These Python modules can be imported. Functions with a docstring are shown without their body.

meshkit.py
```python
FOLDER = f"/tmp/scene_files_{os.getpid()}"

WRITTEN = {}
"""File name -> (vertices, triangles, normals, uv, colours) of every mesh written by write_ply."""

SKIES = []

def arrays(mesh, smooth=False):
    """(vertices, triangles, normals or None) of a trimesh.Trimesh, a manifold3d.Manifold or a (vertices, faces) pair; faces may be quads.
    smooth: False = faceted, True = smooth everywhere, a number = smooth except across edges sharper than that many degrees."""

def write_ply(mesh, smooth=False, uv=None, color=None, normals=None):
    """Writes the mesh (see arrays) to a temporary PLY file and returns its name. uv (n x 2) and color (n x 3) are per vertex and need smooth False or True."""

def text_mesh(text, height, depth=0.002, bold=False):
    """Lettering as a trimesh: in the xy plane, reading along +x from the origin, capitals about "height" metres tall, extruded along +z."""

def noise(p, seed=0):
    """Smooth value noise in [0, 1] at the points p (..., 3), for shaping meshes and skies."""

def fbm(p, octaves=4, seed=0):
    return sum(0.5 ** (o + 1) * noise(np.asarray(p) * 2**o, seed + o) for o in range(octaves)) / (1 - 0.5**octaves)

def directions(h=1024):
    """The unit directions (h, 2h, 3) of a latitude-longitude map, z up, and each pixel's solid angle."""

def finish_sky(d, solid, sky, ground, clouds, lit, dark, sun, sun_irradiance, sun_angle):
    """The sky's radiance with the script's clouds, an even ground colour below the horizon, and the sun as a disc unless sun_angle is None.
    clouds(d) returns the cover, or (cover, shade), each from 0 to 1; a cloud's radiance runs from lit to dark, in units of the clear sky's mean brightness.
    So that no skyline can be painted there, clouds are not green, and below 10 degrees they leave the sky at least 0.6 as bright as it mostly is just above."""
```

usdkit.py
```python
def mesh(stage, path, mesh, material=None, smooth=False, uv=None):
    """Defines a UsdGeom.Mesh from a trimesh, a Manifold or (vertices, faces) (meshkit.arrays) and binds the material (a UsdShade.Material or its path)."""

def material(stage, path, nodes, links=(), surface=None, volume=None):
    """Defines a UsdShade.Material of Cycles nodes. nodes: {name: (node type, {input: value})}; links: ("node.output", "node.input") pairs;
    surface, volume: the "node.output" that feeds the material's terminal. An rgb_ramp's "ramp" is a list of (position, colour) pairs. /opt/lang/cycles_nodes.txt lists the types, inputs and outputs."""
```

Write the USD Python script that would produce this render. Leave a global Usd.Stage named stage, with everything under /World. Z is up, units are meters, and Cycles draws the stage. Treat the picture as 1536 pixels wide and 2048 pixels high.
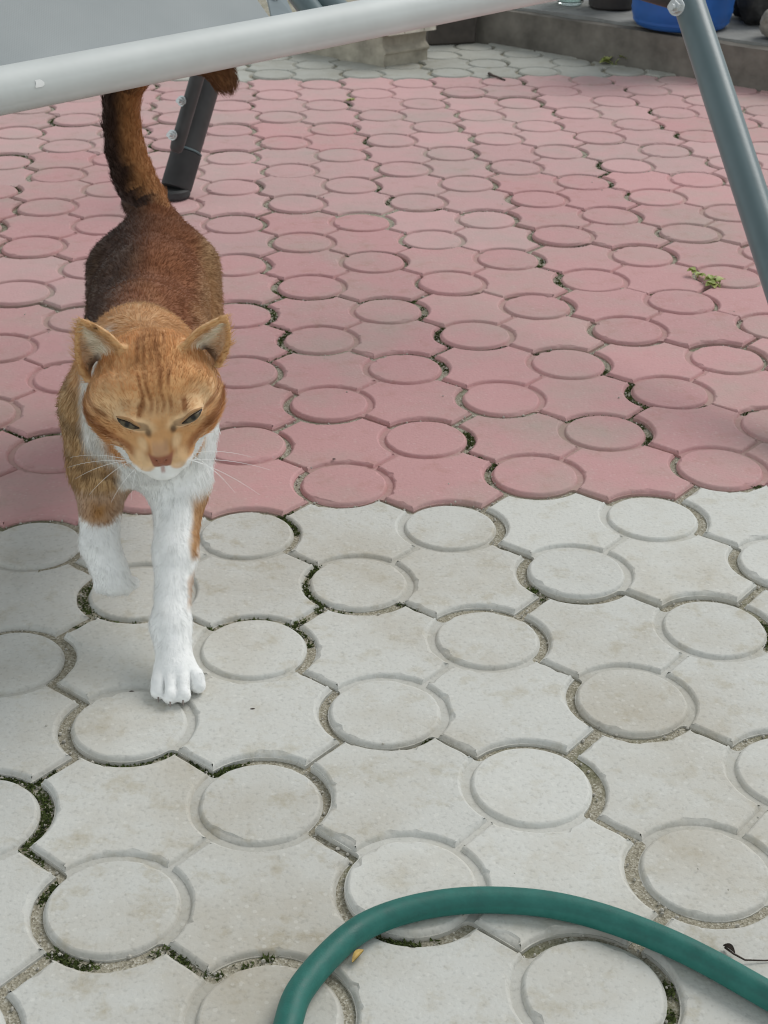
import math
import numpy as np
import trimesh
import shapely.geometry as sg
from shapely.ops import unary_union
from shapely import affinity
from scipy.spatial import cKDTree
from pxr import Usd, UsdGeom, UsdLux, UsdShade, Gf, Sdf, Vt
import usdkit, meshkit

stage = Usd.Stage.CreateInMemory()
UsdGeom.SetStageUpAxis(stage, UsdGeom.Tokens.z)
UsdGeom.SetStageMetersPerUnit(stage, 1.0)
UsdGeom.Xform.Define(stage, "/World")

# ------------------------------------------------------------------ camera, sky, sun, exposure
F_PX, PITCH, ROLL, YAW = 2923.87, 0.4929, 0.0124, 0.1086
EYE = np.array([-0.10311, -1.23731, 0.68555])
fw = np.array([math.sin(YAW) * math.cos(PITCH), math.cos(YAW) * math.cos(PITCH), -math.sin(PITCH)])
rt0 = np.array([math.cos(YAW), -math.sin(YAW), 0.0])
up0 = np.cross(rt0, fw)
rt = math.cos(ROLL) * rt0 + math.sin(ROLL) * up0
up = -math.sin(ROLL) * rt0 + math.cos(ROLL) * up0
cam = UsdGeom.Camera.Define(stage, "/World/Camera")
m = Gf.Matrix4d(1.0)
for i, r_ in enumerate((rt, up, -fw, EYE)):
    m.SetRow(i, Gf.Vec4d(*map(float, r_), 1.0 if i == 3 else 0.0))
cam.AddTransformOp().Set(m)
cam.CreateHorizontalApertureAttr(36.0)
cam.CreateVerticalApertureAttr(48.0)
cam.CreateFocalLengthAttr(36.0 * F_PX / 1536.0)
cam.CreateFStopAttr(38.0)
cam.CreateFocusDistanceAttr(1.10)
cam.CreateExposureAttr(0.44)

SUN_DIR = np.array([0.72, 0.50, 0.0]); SUN_ELEV = math.radians(47)
SUN_AZ = math.atan2(SUN_DIR[0], SUN_DIR[1])
dome = UsdLux.DomeLight.Define(stage, "/World/sky")
sky_mat = usdkit.material(stage, "/World/Looks/overcast_sky", {
    "sky": ("sky_texture", {"sky_type": "single_scattering", "sun_disc": False, "sun_elevation": SUN_ELEV, "sun_rotation": SUN_AZ}),
    "tc": ("texture_coordinate", {}),
    "n": ("noise_texture", {"scale": 2.2, "detail": 5.0, "roughness": 0.55}),
    "r": ("rgb_ramp", {"ramp": [(0.25, (3.1, 3.3, 3.3)), (0.75, (4.7, 4.85, 4.75))]}),
    "mix": ("mix_color", {"fac": 0.82}),
    "bg": ("background_shader", {"strength": 0.122}),
}, [("tc.generated", "n.vector"), ("n.fac", "r.fac"), ("sky.color", "mix.a"), ("r.color", "mix.b"), ("mix.result", "bg.color")], surface="bg.background")
UsdShade.MaterialBindingAPI.Apply(dome.GetPrim()).Bind(sky_mat)
dome.GetPrim().SetCustomDataByKey("kind", "structure")
sun = UsdLux.DistantLight.Define(stage, "/World/sun")
sun.CreateNormalizeAttr(True); sun.CreateIntensityAttr(0.33); sun.CreateAngleAttr(32.0)
sun.CreateColorAttr(Gf.Vec3f(1.0, 0.975, 0.94))
d_ = np.array([math.sin(SUN_AZ) * math.cos(SUN_ELEV), math.cos(SUN_AZ) * math.cos(SUN_ELEV), math.sin(SUN_ELEV)])
sun.AddRotateXYZOp().Set(Gf.Vec3f(0, math.degrees(math.acos(d_[2])), math.degrees(math.atan2(d_[1], d_[0]))))

# ------------------------------------------------------------------ helpers
used = {}


def free(path):
    n = used.get(path, 0); used[path] = n + 1
    return path if n == 0 else f"{path}_{n:03d}"


def tag(prim, label=None, category=None, group=None, kind=None):
    prim = prim.GetPrim() if hasattr(prim, "GetPrim") else prim
    for k, v in (("label", label), ("category", category), ("group", group), ("kind", kind)):
        if v:
            prim.SetCustomDataByKey(k, v)
    return prim


def thing(name, loc=(0, 0, 0), rotz=0.0, parent="/World"):
    x = UsdGeom.Xform.Define(stage, free(f"{parent}/{name}"))
    x.AddTranslateOp().Set(Gf.Vec3d(*map(float, loc)))
    if rotz:
        x.AddRotateZOp().Set(float(rotz))
    return x.GetPrim()


def obj(name, mesh, mat, parent=None, smooth=30, colors=None):
    base = "/World" if parent is None else str(parent.GetPath())
    g = usdkit.mesh(stage, free(f"{base}/{name}"), mesh, mat, smooth=smooth)
    if colors is not None:
        UsdGeom.PrimvarsAPI(g).CreatePrimvar("fur_color", Sdf.ValueTypeNames.Color3fArray, "vertex").Set(Vt.Vec3fArray.FromNumpy(np.asarray(colors, np.float32)))
    return g.GetPrim()


def tube(path, radius, sides=20, caps=True):
    """Tube along a polyline; radius a number or one per point."""
    p = np.asarray(path, float); n = len(p); rad = np.broadcast_to(radius, n)
    t = np.gradient(p, axis=0); t /= np.linalg.norm(t, axis=1, keepdims=True)
    a = np.array([0, 0, 1.0]) if abs(t[0][2]) < 0.9 else np.array([1.0, 0, 0])
    u = np.cross(a, t[0]); u /= np.linalg.norm(u)
    vs, fs = [], []
    ang = np.linspace(0, 2 * np.pi, sides, endpoint=False)
    for k in range(n):
        u = u - t[k] * (u @ t[k]); u /= np.linalg.norm(u); w = np.cross(t[k], u)
        vs.append(p[k] + rad[k] * (np.cos(ang)[:, None] * u + np.sin(ang)[:, None] * w))
    v = np.vstack(vs)
    for k in range(n - 1):
        for s in range(sides):
            a0, a1 = k * sides + s, k * sides + (s + 1) % sides
            fs += [[a0, a1, a1 + sides], [a0, a1 + sides, a0 + sides]]
    if caps:
        v = np.vstack([v, p[0], p[-1]])
        for s in range(sides):
            fs += [[n * sides, (s + 1) % sides, s], [n * sides + 1, (n - 1) * sides + s, (n - 1) * sides + (s + 1) % sides]]
    return trimesh.Trimesh(v, np.array(fs), process=False)


def lathe(profile, sides=48, center=(0, 0, 0)):
    mm = trimesh.creation.revolve(np.asarray(profile, float), sections=sides)
    mm.apply_translation(center)
    return mm


def join(*ms):
    return trimesh.util.concatenate(list(ms))


def box(size, center, rotz=0.0, bevel=0.0):
    sx, sy, sz = [s / 2 for s in size]
    if bevel:
        pts = []
        for x in (-1, 1):
            for y in (-1, 1):
                for z in (-1, 1):
                    pts += [(x * sx, y * (sy - bevel), z * (sz - bevel)), (x * (sx - bevel), y * sy, z * (sz - bevel)), (x * (sx - bevel), y * (sy - bevel), z * sz)]
        b = trimesh.convex.convex_hull(np.array(pts))
    else:
        b = trimesh.creation.box([2 * sx, 2 * sy, 2 * sz])
    b.apply_transform(trimesh.transformations.rotation_matrix(math.radians(rotz), [0, 0, 1]))
    b.apply_translation(center)
    return b


def roughen(mesh, amount, scale, seed=0, levels=0):
    for _ in range(levels):
        mesh = mesh.subdivide()
    mesh.merge_vertices()
    v = np.array(mesh.vertices)
    n = np.array(mesh.vertex_normals)
    mesh.vertices = v + n * ((meshkit.fbm(v * scale, 4, seed) - 0.5) * 2 * amount)[:, None]
    return mesh


def hexnut(center, axis, r, h):
    c = trimesh.creation.cylinder(radius=r, height=h, sections=6)
    d = trimesh.creation.cylinder(radius=r * 0.55, height=h * 2.1, sections=14)
    d.apply_translation([0, 0, h * 0.5])
    w = trimesh.creation.cylinder(radius=r * 1.35, height=h * 0.25, sections=20)
    w.apply_translation([0, 0, -h * 0.6])
    mm = join(c, d, w)
    mm.apply_transform(trimesh.geometry.align_vectors([0, 0, 1], np.asarray(axis, float) / np.linalg.norm(axis)))
    mm.apply_translation(center)
    return mm


L = "/World/Looks/"


def simple(name, color, rough=0.6, metallic=0.0, var=0.0, scale=30.0, bump=0.0, bump_scale=200.0, spec=0.5, extra=None):
    """A principled surface with procedural tone variation and fine relief."""
    c = np.array(color, float)
    nodes = {
        "g": ("geometry", {}),
        "n": ("noise_texture", {"scale": scale, "detail": 6.0, "roughness": 0.6}),
        "r": ("rgb_ramp", {"ramp": [(0.3, tuple(c * (1 - var))), (0.7, tuple(np.minimum(c * (1 + var), 1)))]}),
        "n2": ("noise_texture", {"scale": bump_scale, "detail": 4.0}),
        "b": ("bump", {"strength": min(1.0, bump), "distance": 0.002}),
        "p": ("principled_bsdf", {"roughness": rough, "metallic": metallic, "specular_ior_level": spec}),
    }
    links = [("g.position", "n.vector"), ("n.fac", "r.fac"), ("r.color", "p.base_color"), ("g.position", "n2.vector")]
    if bump:
        links += [("n2.fac", "b.height"), ("b.normal", "p.normal")]
    return usdkit.material(stage, L + name, nodes, links, surface="p.BSDF")


def tile_material(name, clean, dirty, dirt_lo, dirt_hi, speck, tone=1.0, warm=0.5, seed=0.0):
    """Cast concrete: dust and wear in large patches, warm blotches, pale aggregate, dark pits."""
    clean = tuple(np.array(clean) * tone); dirty = tuple(np.array(dirty) * tone)
    nodes = {
        "g": ("geometry", {}), "mp": ("mapping", {"location": (seed * 3.1, seed * 1.7, 0)}),
        "big": ("noise_texture", {"scale": 5.5, "detail": 7.0, "roughness": 0.66}),
        "bigr": ("map_range", {"from_min": dirt_lo, "from_max": dirt_hi, "clamp": True}),
        "mid": ("noise_texture", {"scale": 34.0, "detail": 6.0, "roughness": 0.68}),
        "midr": ("rgb_ramp", {"ramp": [(0.26, (1 - .24 * warm, 1 - .30 * warm, 1 - .42 * warm)), (0.47, (1, 1, 1)), (0.60, (1, 1, 1)), (0.80, (1.10, 1.10, 1.09))]}),
        "spk": ("voronoi_texture", {"scale": 190.0}), "sc": ("separate_color", {}),
        "s1": ("math", {"math_type": "less_than", "value2": 0.30}), "s2": ("math", {"math_type": "greater_than", "value2": 0.80}), "s3": ("math", {"math_type": "multiply"}),
        "s4": ("math", {"math_type": "multiply", "value2": speck * 1.4}),
        "spkn": ("noise_texture", {"scale": 300.0, "detail": 3.0}),
        "spkr": ("rgb_ramp", {"ramp": [(0.28, (1 - speck,) * 3), (0.45, (1, 1, 1)), (0.62, (1, 1, 1)), (0.78, (1 + speck * 0.7,) * 3)]}),
        "pit": ("noise_texture", {"scale": 70.0, "detail": 5.0, "roughness": 0.75}),
        "pitr": ("rgb_ramp", {"ramp": [(0.25, (0.50, 0.47, 0.42)), (0.33, (1, 1, 1))]}),
        "mx": ("mix_color", {"a": clean, "b": dirty}),
        "m1": ("mix_color", {"blend_type": "multiply", "fac": 1.0}),
        "m2": ("mix_color", {"blend_type": "multiply", "fac": 1.0}),
        "m3": ("mix_color", {"blend_type": "multiply", "fac": 0.7}),
        "m5": ("mix_color", {"b": (0.72, 0.71, 0.66)}),
        "b": ("bump", {"strength": 0.35, "distance": 0.0012}),
        "hb": ("math", {"math_type": "add"}),
        "p": ("principled_bsdf", {"roughness": 0.78, "specular_ior_level": 0.28}),
    }
    links = [("g.position", "mp.vector")] + [("mp.vector", f"{n}.vector") for n in ("big", "mid", "spk", "spkn", "pit")] + [
             ("big.fac", "bigr.value"), ("bigr.result", "mx.fac"), ("mid.fac", "midr.fac"), ("spkn.fac", "spkr.fac"), ("pit.fac", "pitr.fac"),
             ("spk.distance", "s1.value1"), ("spk.color", "sc.color"), ("sc.r", "s2.value1"), ("s1.value", "s3.value1"), ("s2.value", "s3.value2"), ("s3.value", "s4.value1"), ("s4.value", "m5.fac"),
             ("mx.result", "m1.a"), ("midr.color", "m1.b"), ("m1.result", "m2.a"), ("spkr.color", "m2.b"), ("m2.result", "m3.a"), ("pitr.color", "m3.b"),
             ("m3.result", "m5.a"), ("m5.result", "p.base_color"),
             ("mid.fac", "hb.value1"), ("spkn.fac", "hb.value2"), ("hb.value", "b.height"), ("b.normal", "p.normal")]
    return usdkit.material(stage, L + name, nodes, links, surface="p.BSDF")


M = {}
TILES = {}
for k, tn, wm, sd in ((0, 1.0, .55, 0), (1, .95, .8, 1), (2, 1.05, .35, 2), (3, .985, .65, 3)):
    nm = ("worn", "stained", "pale", "weathered")[k]
    TILES["grey", k] = tile_material(f"{nm}_grey_concrete_paver", (0.565, 0.565, 0.528), (0.46, 0.428, 0.36), 0.44, 0.72, 0.15, tn, wm + .2, sd)
    TILES["grey_core", k] = tile_material(f"{nm}_grey_concrete_groove", (0.51, 0.508, 0.47), (0.40, 0.375, 0.31), 0.45, 0.75, 0.15, tn, wm, sd)
    TILES["pink", k] = tile_material(f"{nm}_pink_concrete_paver", (0.53, 0.300, 0.297), (0.44, 0.335, 0.30), 0.45, 0.72, 0.07, tn, wm * .7, sd)
    TILES["pink_core", k] = tile_material(f"{nm}_pink_concrete_groove", (0.47, 0.275, 0.265), (0.38, 0.29, 0.245), 0.42, 0.68, 0.07, tn, wm * .7, sd)
    TILES["pinkfar", k] = tile_material(f"{nm}_dusty_pink_paver", (0.545, 0.338, 0.332), (0.44, 0.345, 0.315), 0.45, 0.74, 0.06, tn * .97, wm * .7, sd)
    TILES["pinkfar_core", k] = tile_material(f"{nm}_dusty_pink_groove", (0.43, 0.265, 0.255), (0.36, 0.29, 0.25), 0.36, 0.62, 0.06, tn, wm * .7, sd)
    TILES["far", k] = tile_material(f"{nm}_dusty_concrete_paver", (0.40, 0.40, 0.36), (0.31, 0.30, 0.255), 0.42, 0.70, 0.10, tn, wm, sd)
    TILES["far_core", k] = tile_material(f"{nm}_dusty_concrete_groove", (0.34, 0.335, 0.29), (0.27, 0.26, 0.21), 0.42, 0.70, 0.10, tn, wm, sd)
# joint sand: grit of several tones with moss green in places
M["sand"] = usdkit.material(stage, L + "joint_sand", {
    "g": ("geometry", {}),
    "v": ("voronoi_texture", {"scale": 720.0}),
    "vr": ("rgb_ramp", {"ramp": [(0.0, (0.22, 0.20, 0.15)), (0.45, (0.33, 0.305, 0.235)), (0.8, (0.38, 0.355, 0.285)), (1.0, (0.52, 0.50, 0.43))]}),
    "sc": ("separate_color", {}),
    "n": ("noise_texture", {"scale": 7.0, "detail": 5.0, "roughness": 0.7}),
    "nr": ("map_range", {"from_min": 0.53, "from_max": 0.72, "clamp": True}),
    "moss": ("noise_texture", {"scale": 240.0, "detail": 3.0}),
    "mr": ("rgb_ramp", {"ramp": [(0.3, (0.05, 0.065, 0.022)), (0.7, (0.145, 0.145, 0.07))]}),
    "mx": ("mix_color", {}),
    "b": ("bump", {"strength": 0.6, "distance": 0.0012}),
    "p": ("principled_bsdf", {"roughness": 0.95, "specular_ior_level": 0.15}),
}, [("g.position", "v.vector"), ("v.color", "sc.color"), ("sc.r", "vr.fac"), ("g.position", "n.vector"), ("n.fac", "nr.value"), ("g.position", "moss.vector"), ("moss.fac", "mr.fac"),
    ("vr.color", "mx.a"), ("mr.color", "mx.b"), ("nr.result", "mx.fac"), ("mx.result", "p.base_color"), ("v.distance", "b.height"), ("b.normal", "p.normal")], surface="p.BSDF")
M["moss"] = simple("moss", (0.068, 0.088, 0.028), 0.95, var=0.55, scale=160, spec=0.1)
M["grit"] = simple("pale_grit", (0.42, 0.40, 0.35), 0.8, var=0.4, scale=120)
M["white_paint"] = simple("pale_grey_paint", (0.60, 0.63, 0.62), 0.55, var=0.05, scale=14, bump=0.06, bump_scale=90)
M["scuff"] = simple("white_scuff", (0.86, 0.87, 0.86), 0.6)
M["charcoal"] = simple("charcoal_paint", (0.035, 0.035, 0.034), 0.48, var=0.35, scale=26, bump=0.1, bump_scale=160)
M["leg_grey"] = simple("blue_grey_paint", (0.105, 0.150, 0.160), 0.36, var=0.07, scale=18, bump=0.06, bump_scale=140)
M["rubber"] = simple("black_rubber", (0.028, 0.028, 0.028), 0.7, var=0.3, bump=0.1)
M["thread"] = simple("seam_thread", (0.17, 0.185, 0.19), 0.8)
M["zinc"] = simple("zinc_bolt", (0.62, 0.64, 0.64), 0.32, metallic=0.9, var=0.1)
M["steel"] = simple("bracket_steel", (0.17, 0.21, 0.225), 0.45, metallic=0.3, var=0.1)
M["hose"] = usdkit.material(stage, L + "green_hose", {
    "g": ("geometry", {}), "n": ("noise_texture", {"scale": 55.0, "detail": 7.0, "roughness": 0.72}), "n2": ("noise_texture", {"scale": 900.0, "detail": 2.0}),
    "r": ("rgb_ramp", {"ramp": [(0.30, (0.009, 0.095, 0.078)), (0.52, (0.013, 0.128, 0.104)), (0.66, (0.022, 0.150, 0.124)), (0.78, (0.085, 0.185, 0.160))]}),
    "rr": ("map_range", {"from_min": 0.3, "from_max": 0.7, "to_min": 0.42, "to_max": 0.68}),
    "b": ("bump", {"strength": 0.22, "distance": 0.0006}), "p": ("principled_bsdf", {"specular_ior_level": 0.45})},
    [("g.position", "n.vector"), ("g.position", "n2.vector"), ("n.fac", "r.fac"), ("r.color", "p.base_color"), ("n.fac", "rr.value"), ("rr.result", "p.roughness"), ("n2.fac", "b.height"), ("b.normal", "p.normal")], surface="p.BSDF")
M["concrete"] = simple("ledge_concrete", (0.155, 0.142, 0.122), 0.9, var=0.32, scale=16, bump=0.7, bump_scale=110, spec=0.2)
M["ledge_top"] = simple("ledge_screed", (0.235, 0.235, 0.222), 0.9, var=0.25, scale=14, bump=0.6, bump_scale=120, spec=0.2)
M["block"] = simple("cast_stone", (0.36, 0.33, 0.265), 0.9, var=0.30, scale=26, bump=0.7, bump_scale=130, spec=0.2)
M["slab"] = simple("pale_cast_slab", (0.62, 0.58, 0.49), 0.9, var=0.25, scale=30, bump=0.6, bump_scale=130, spec=0.2)
M["wood"] = simple("dark_weathered_wood", (0.06, 0.05, 0.042), 0.8, var=0.4, scale=20, bump=0.4, bump_scale=60)
M["blue"] = simple("blue_plastic", (0.012, 0.085, 0.30), 0.42, var=0.13, scale=16, bump=0.05)
M["dark_pot"] = simple("dark_brown_plastic", (0.028, 0.024, 0.022), 0.5, var=0.2)
M["rock"] = simple("dark_rubble", (0.03, 0.029, 0.027), 0.9, var=0.6, scale=50, bump=0.7)
M["pale_rock"] = simple("pale_rubble", (0.24, 0.225, 0.19), 0.9, var=0.3, scale=40, bump=0.7)
M["yellow_leaf"] = simple("yellow_leaf", (0.45, 0.31, 0.09), 0.6, var=0.3, scale=160)
M["dry"] = simple("dry_twig", (0.055, 0.04, 0.032), 0.9, var=0.5, scale=120)
M["claw"] = simple("claw_horn", (0.22, 0.18, 0.16), 0.4)
M["glass"] = usdkit.material(stage, L + "jar_glass", {"p": ("principled_bsdf", {"base_color": (0.80, 0.90, 0.86), "roughness": 0.05, "transmission_weight": 1.0, "ior": 1.45})}, surface="p.BSDF")
M["weed"] = usdkit.material(stage, L + "weed_leaf", {
    "g": ("geometry", {}), "n": ("noise_texture", {"scale": 60.0}), "r": ("rgb_ramp", {"ramp": [(0.3, (0.36, 0.44, 0.12)), (0.7, (0.58, 0.60, 0.24))]}),
    "p": ("principled_bsdf", {"roughness": 0.55}), "t": ("translucent_bsdf", {}), "m": ("mix_closure", {"fac": 0.35})},
    [("g.position", "n.vector"), ("n.fac", "r.fac"), ("r.color", "p.base_color"), ("r.color", "t.color"), ("p.BSDF", "m.closure1"), ("t.BSDF", "m.closure2")], surface="m.closure")
M["fabric"] = usdkit.material(stage, L + "grey_mesh_fabric", {
    "g": ("geometry", {}), "tc": ("texture_coordinate", {}), "map": ("mapping", {"scale": (1, 1, 1)}),
    "w1": ("wave_texture", {"wave_type": "bands", "bands_direction": "x", "scale": 160.0, "distortion": 0.4}),
    "w2": ("wave_texture", {"wave_type": "bands", "bands_direction": "y", "scale": 160.0, "distortion": 0.4}),
    "a": ("math", {"math_type": "add"}), "n": ("noise_texture", {"scale": 10.0, "detail": 4.0}),
    "r": ("rgb_ramp", {"ramp": [(0.3, (0.33, 0.358, 0.365)), (0.7, (0.385, 0.412, 0.418))]}),
    "b": ("bump", {"strength": 0.06, "distance": 0.0006}), "p": ("principled_bsdf", {"roughness": 0.75, "specular_ior_level": 0.25})},
    [("g.position", "map.vector"), ("map.vector", "w1.vector"), ("map.vector", "w2.vector"), ("w1.fac", "a.value1"), ("w2.fac", "a.value2"), ("a.value", "b.height"), ("b.normal", "p.normal"),
     ("g.position", "n.vector"), ("n.fac", "r.fac"), ("r.color", "p.base_color")], surface="p.BSDF")
M["fur"] = usdkit.material(stage, L + "cat_skin_fur", {
    "a": ("attribute", {"attribute": "fur_color"}), "g": ("geometry", {}), "n": ("noise_texture", {"scale": 500.0, "detail": 3.0}),
    "b": ("bump", {"strength": 0.3, "distance": 0.001}),
    "p": ("principled_bsdf", {"roughness": 0.85, "specular_ior_level": 0.15, "sheen_weight": 0.15, "sheen_roughness": 0.5})},
    [("a.color", "p.base_color"), ("g.position", "n.vector"), ("n.fac", "b.height"), ("b.normal", "p.normal")], surface="p.BSDF")
M["hair"] = usdkit.material(stage, L + "cat_hair", {
    "a": ("attribute", {"attribute": "fur_color"}), "t": ("translucent_bsdf", {}), "m": ("mix_closure", {"fac": 0.35}),
    "p": ("principled_bsdf", {"roughness": 0.65, "specular_ior_level": 0.3})},
    [("a.color", "p.base_color"), ("a.color", "t.color"), ("p.BSDF", "m.closure1"), ("t.BSDF", "m.closure2")], surface="m.closure")
M["whisker"] = usdkit.material(stage, L + "whisker", {"p": ("principled_bsdf", {"base_color": (0.9, 0.9, 0.88), "roughness": 0.4})}, surface="p.BSDF")
M["eye"] = usdkit.material(stage, L + "cat_eye", {
    "a": ("attribute", {"attribute": "fur_color"}), "p": ("principled_bsdf", {"roughness": 0.30, "specular_ior_level": 0.28})}, [("a.color", "p.base_color")], surface="p.BSDF")

# ------------------------------------------------------------------ ground and pavement
CELL = 0.1
rng = np.random.default_rng(11)
gv, gf = [], []
G = np.concatenate([[-25, -8, -3], np.linspace(-1.6, 3.4, 60), [6, 12, 30]])
XX, YY = np.meshgrid(G, G, indexing="ij")
ZZ = -0.0056 + 0.0026 * (meshkit.fbm(np.stack([XX * 9, YY * 9, 0 * XX], -1), 3, 5) - 0.5)
nG = len(G)
idx = np.arange(nG * nG).reshape(nG, nG)
quads = np.stack([idx[:-1, :-1], idx[1:, :-1], idx[1:, 1:], idx[:-1, 1:]], -1).reshape(-1, 4)
tag(obj("ground", (np.stack([XX, YY, ZZ], -1).reshape(-1, 3), quads), M["sand"], smooth=True), kind="structure")

R_IN = 0.0458                       # foot radius of a round pad
R_CUT = 0.0512                      # radius of the bite that a round pad takes out of its neighbour


def square_outline():
    h = CELL
    poly = sg.Polygon([(h, 0), (0, h), (-h, 0), (0, -h)]).buffer(-0.0016, join_style=2)
    for dx, dy in ((1, 0), (-1, 0), (0, 1), (0, -1)):
        poly = poly.difference(sg.Point(dx * h, dy * h).buffer(R_CUT, 28))
    return poly


def resample(poly, step):
    c = np.array(poly.exterior.coords)[:-1]
    out = []
    for a, b in zip(c, np.roll(c, -1, 0)):
        n = max(1, int(round(np.linalg.norm(b - a) / step)))
        out += [a + (b - a) * k / n for k in range(n)]
    return np.array(out)


def pad_mesh(outline, top, bottom, chamfer, seed):
    """A raised pad: flat cap, rounded arris, battered side. outline is the foot, counter-clockwise."""
    r = np.random.default_rng(seed)
    p = sg.Polygon(outline)
    o = np.array(sg.polygon.orient(p).exterior.coords)[:-1]
    e1 = o - np.roll(o, 1, 0); e2 = np.roll(o, -1, 0) - o
    n1_, n2_ = (np.stack([e[:, 1], -e[:, 0]], 1) / np.linalg.norm(e, axis=1, keepdims=True) for e in (e1, e2))
    nrm = (n1_ + n2_) / np.maximum(1 + (n1_ * n2_).sum(1, keepdims=True), 0.35)
    ph = r.random() * 100
    wob = (meshkit.fbm(np.column_stack([o * 90, np.full(len(o), ph)]), 3, seed) - 0.5)[:, None]
    chip = np.maximum(meshkit.noise(np.column_stack([o * 120, np.full(len(o), ph + 7)]), seed) - 0.735, 0)[:, None]
    rings = []
    for inset, z in ((0.0, bottom), (0.0010, top - 0.0026), (0.0017, top - 0.0011), (0.0026, top - 0.0003), (0.0036, top)):
        q = o - nrm * (inset + 0.0016 * wob + chip * 0.016 * (inset > 0.001))
        rings.append(np.column_stack([q, np.full(len(o), z) - (chip[:, 0] * 0.006 if 0.002 < inset < 0.003 else 0)]))
    n = len(o)
    v = np.vstack(rings)
    f = []
    for k in range(len(rings) - 1):
        a = np.arange(n); b = (a + 1) % n
        f += [np.stack([k * n + a, k * n + b, (k + 1) * n + b], 1), np.stack([k * n + a, (k + 1) * n + b, (k + 1) * n + a], 1)]
    cp = sg.Polygon(rings[-1][:, :2]).buffer(0)
    cp = max(getattr(cp, "geoms", [cp]), key=lambda g_: g_.area)
    capv, capf = (np.asarray(x) for x in trimesh.creation.triangulate_polygon(sg.Polygon(cp.exterior), engine="earcut"))
    ta = capv[capf]; area = np.cross(ta[:, 1] - ta[:, 0], ta[:, 2] - ta[:, 0])
    capf = np.where((area < 0)[:, None], capf[:, ::-1], capf)[np.abs(area) > 1e-12]
    capn = len(v)                                        # the cap has vertices of its own, so that it stays flat
    return trimesh.Trimesh(np.vstack([v, np.column_stack([capv, np.full(len(capv), top)])]), np.vstack(f + [capf + capn]), process=False)


sq = square_outline()
sq_pts = resample(sq, 0.0055)
ang = np.linspace(0, 2 * np.pi, 44, endpoint=False)
ci_pts = np.stack([np.cos(ang), np.sin(ang)], 1) * R_IN
N_VAR = 6
TOPZ, GROOVE = 0.0, -0.0036
sq_var = [pad_mesh(sq_pts, TOPZ, GROOVE - 0.001, 0.004, 100 + k) for k in range(N_VAR)]
ci_var = [pad_mesh(ci_pts, TOPZ, GROOVE - 0.001, 0.004, 200 + k) for k in range(N_VAR)]
cells = [("s", 0, 0), ("c", 1, 0), ("c", 0, -1), ("s", 1, -1)]
foot = unary_union([affinity.translate(sq if k == "s" else sg.Polygon(ci_pts), (i - .5) * CELL, (j + .5) * CELL) for k, i, j in cells])
foot = foot.buffer(0.0052).buffer(-0.0050)
core = trimesh.creation.extrude_polygon(sg.Polygon(foot.exterior).simplify(0.0004), 0.05 + GROOVE, engine="earcut")
core.apply_translation([0, 0, -0.05])
SHRINK = np.diag([0.986, 0.986, 1, 1])


def to_px(P):
    d = np.atleast_2d(P) - EYE; z = d @ fw
    return np.stack([768 + F_PX * (d @ rt) / z, 1024 - F_PX * (d @ up) / z, z], 1)


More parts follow.
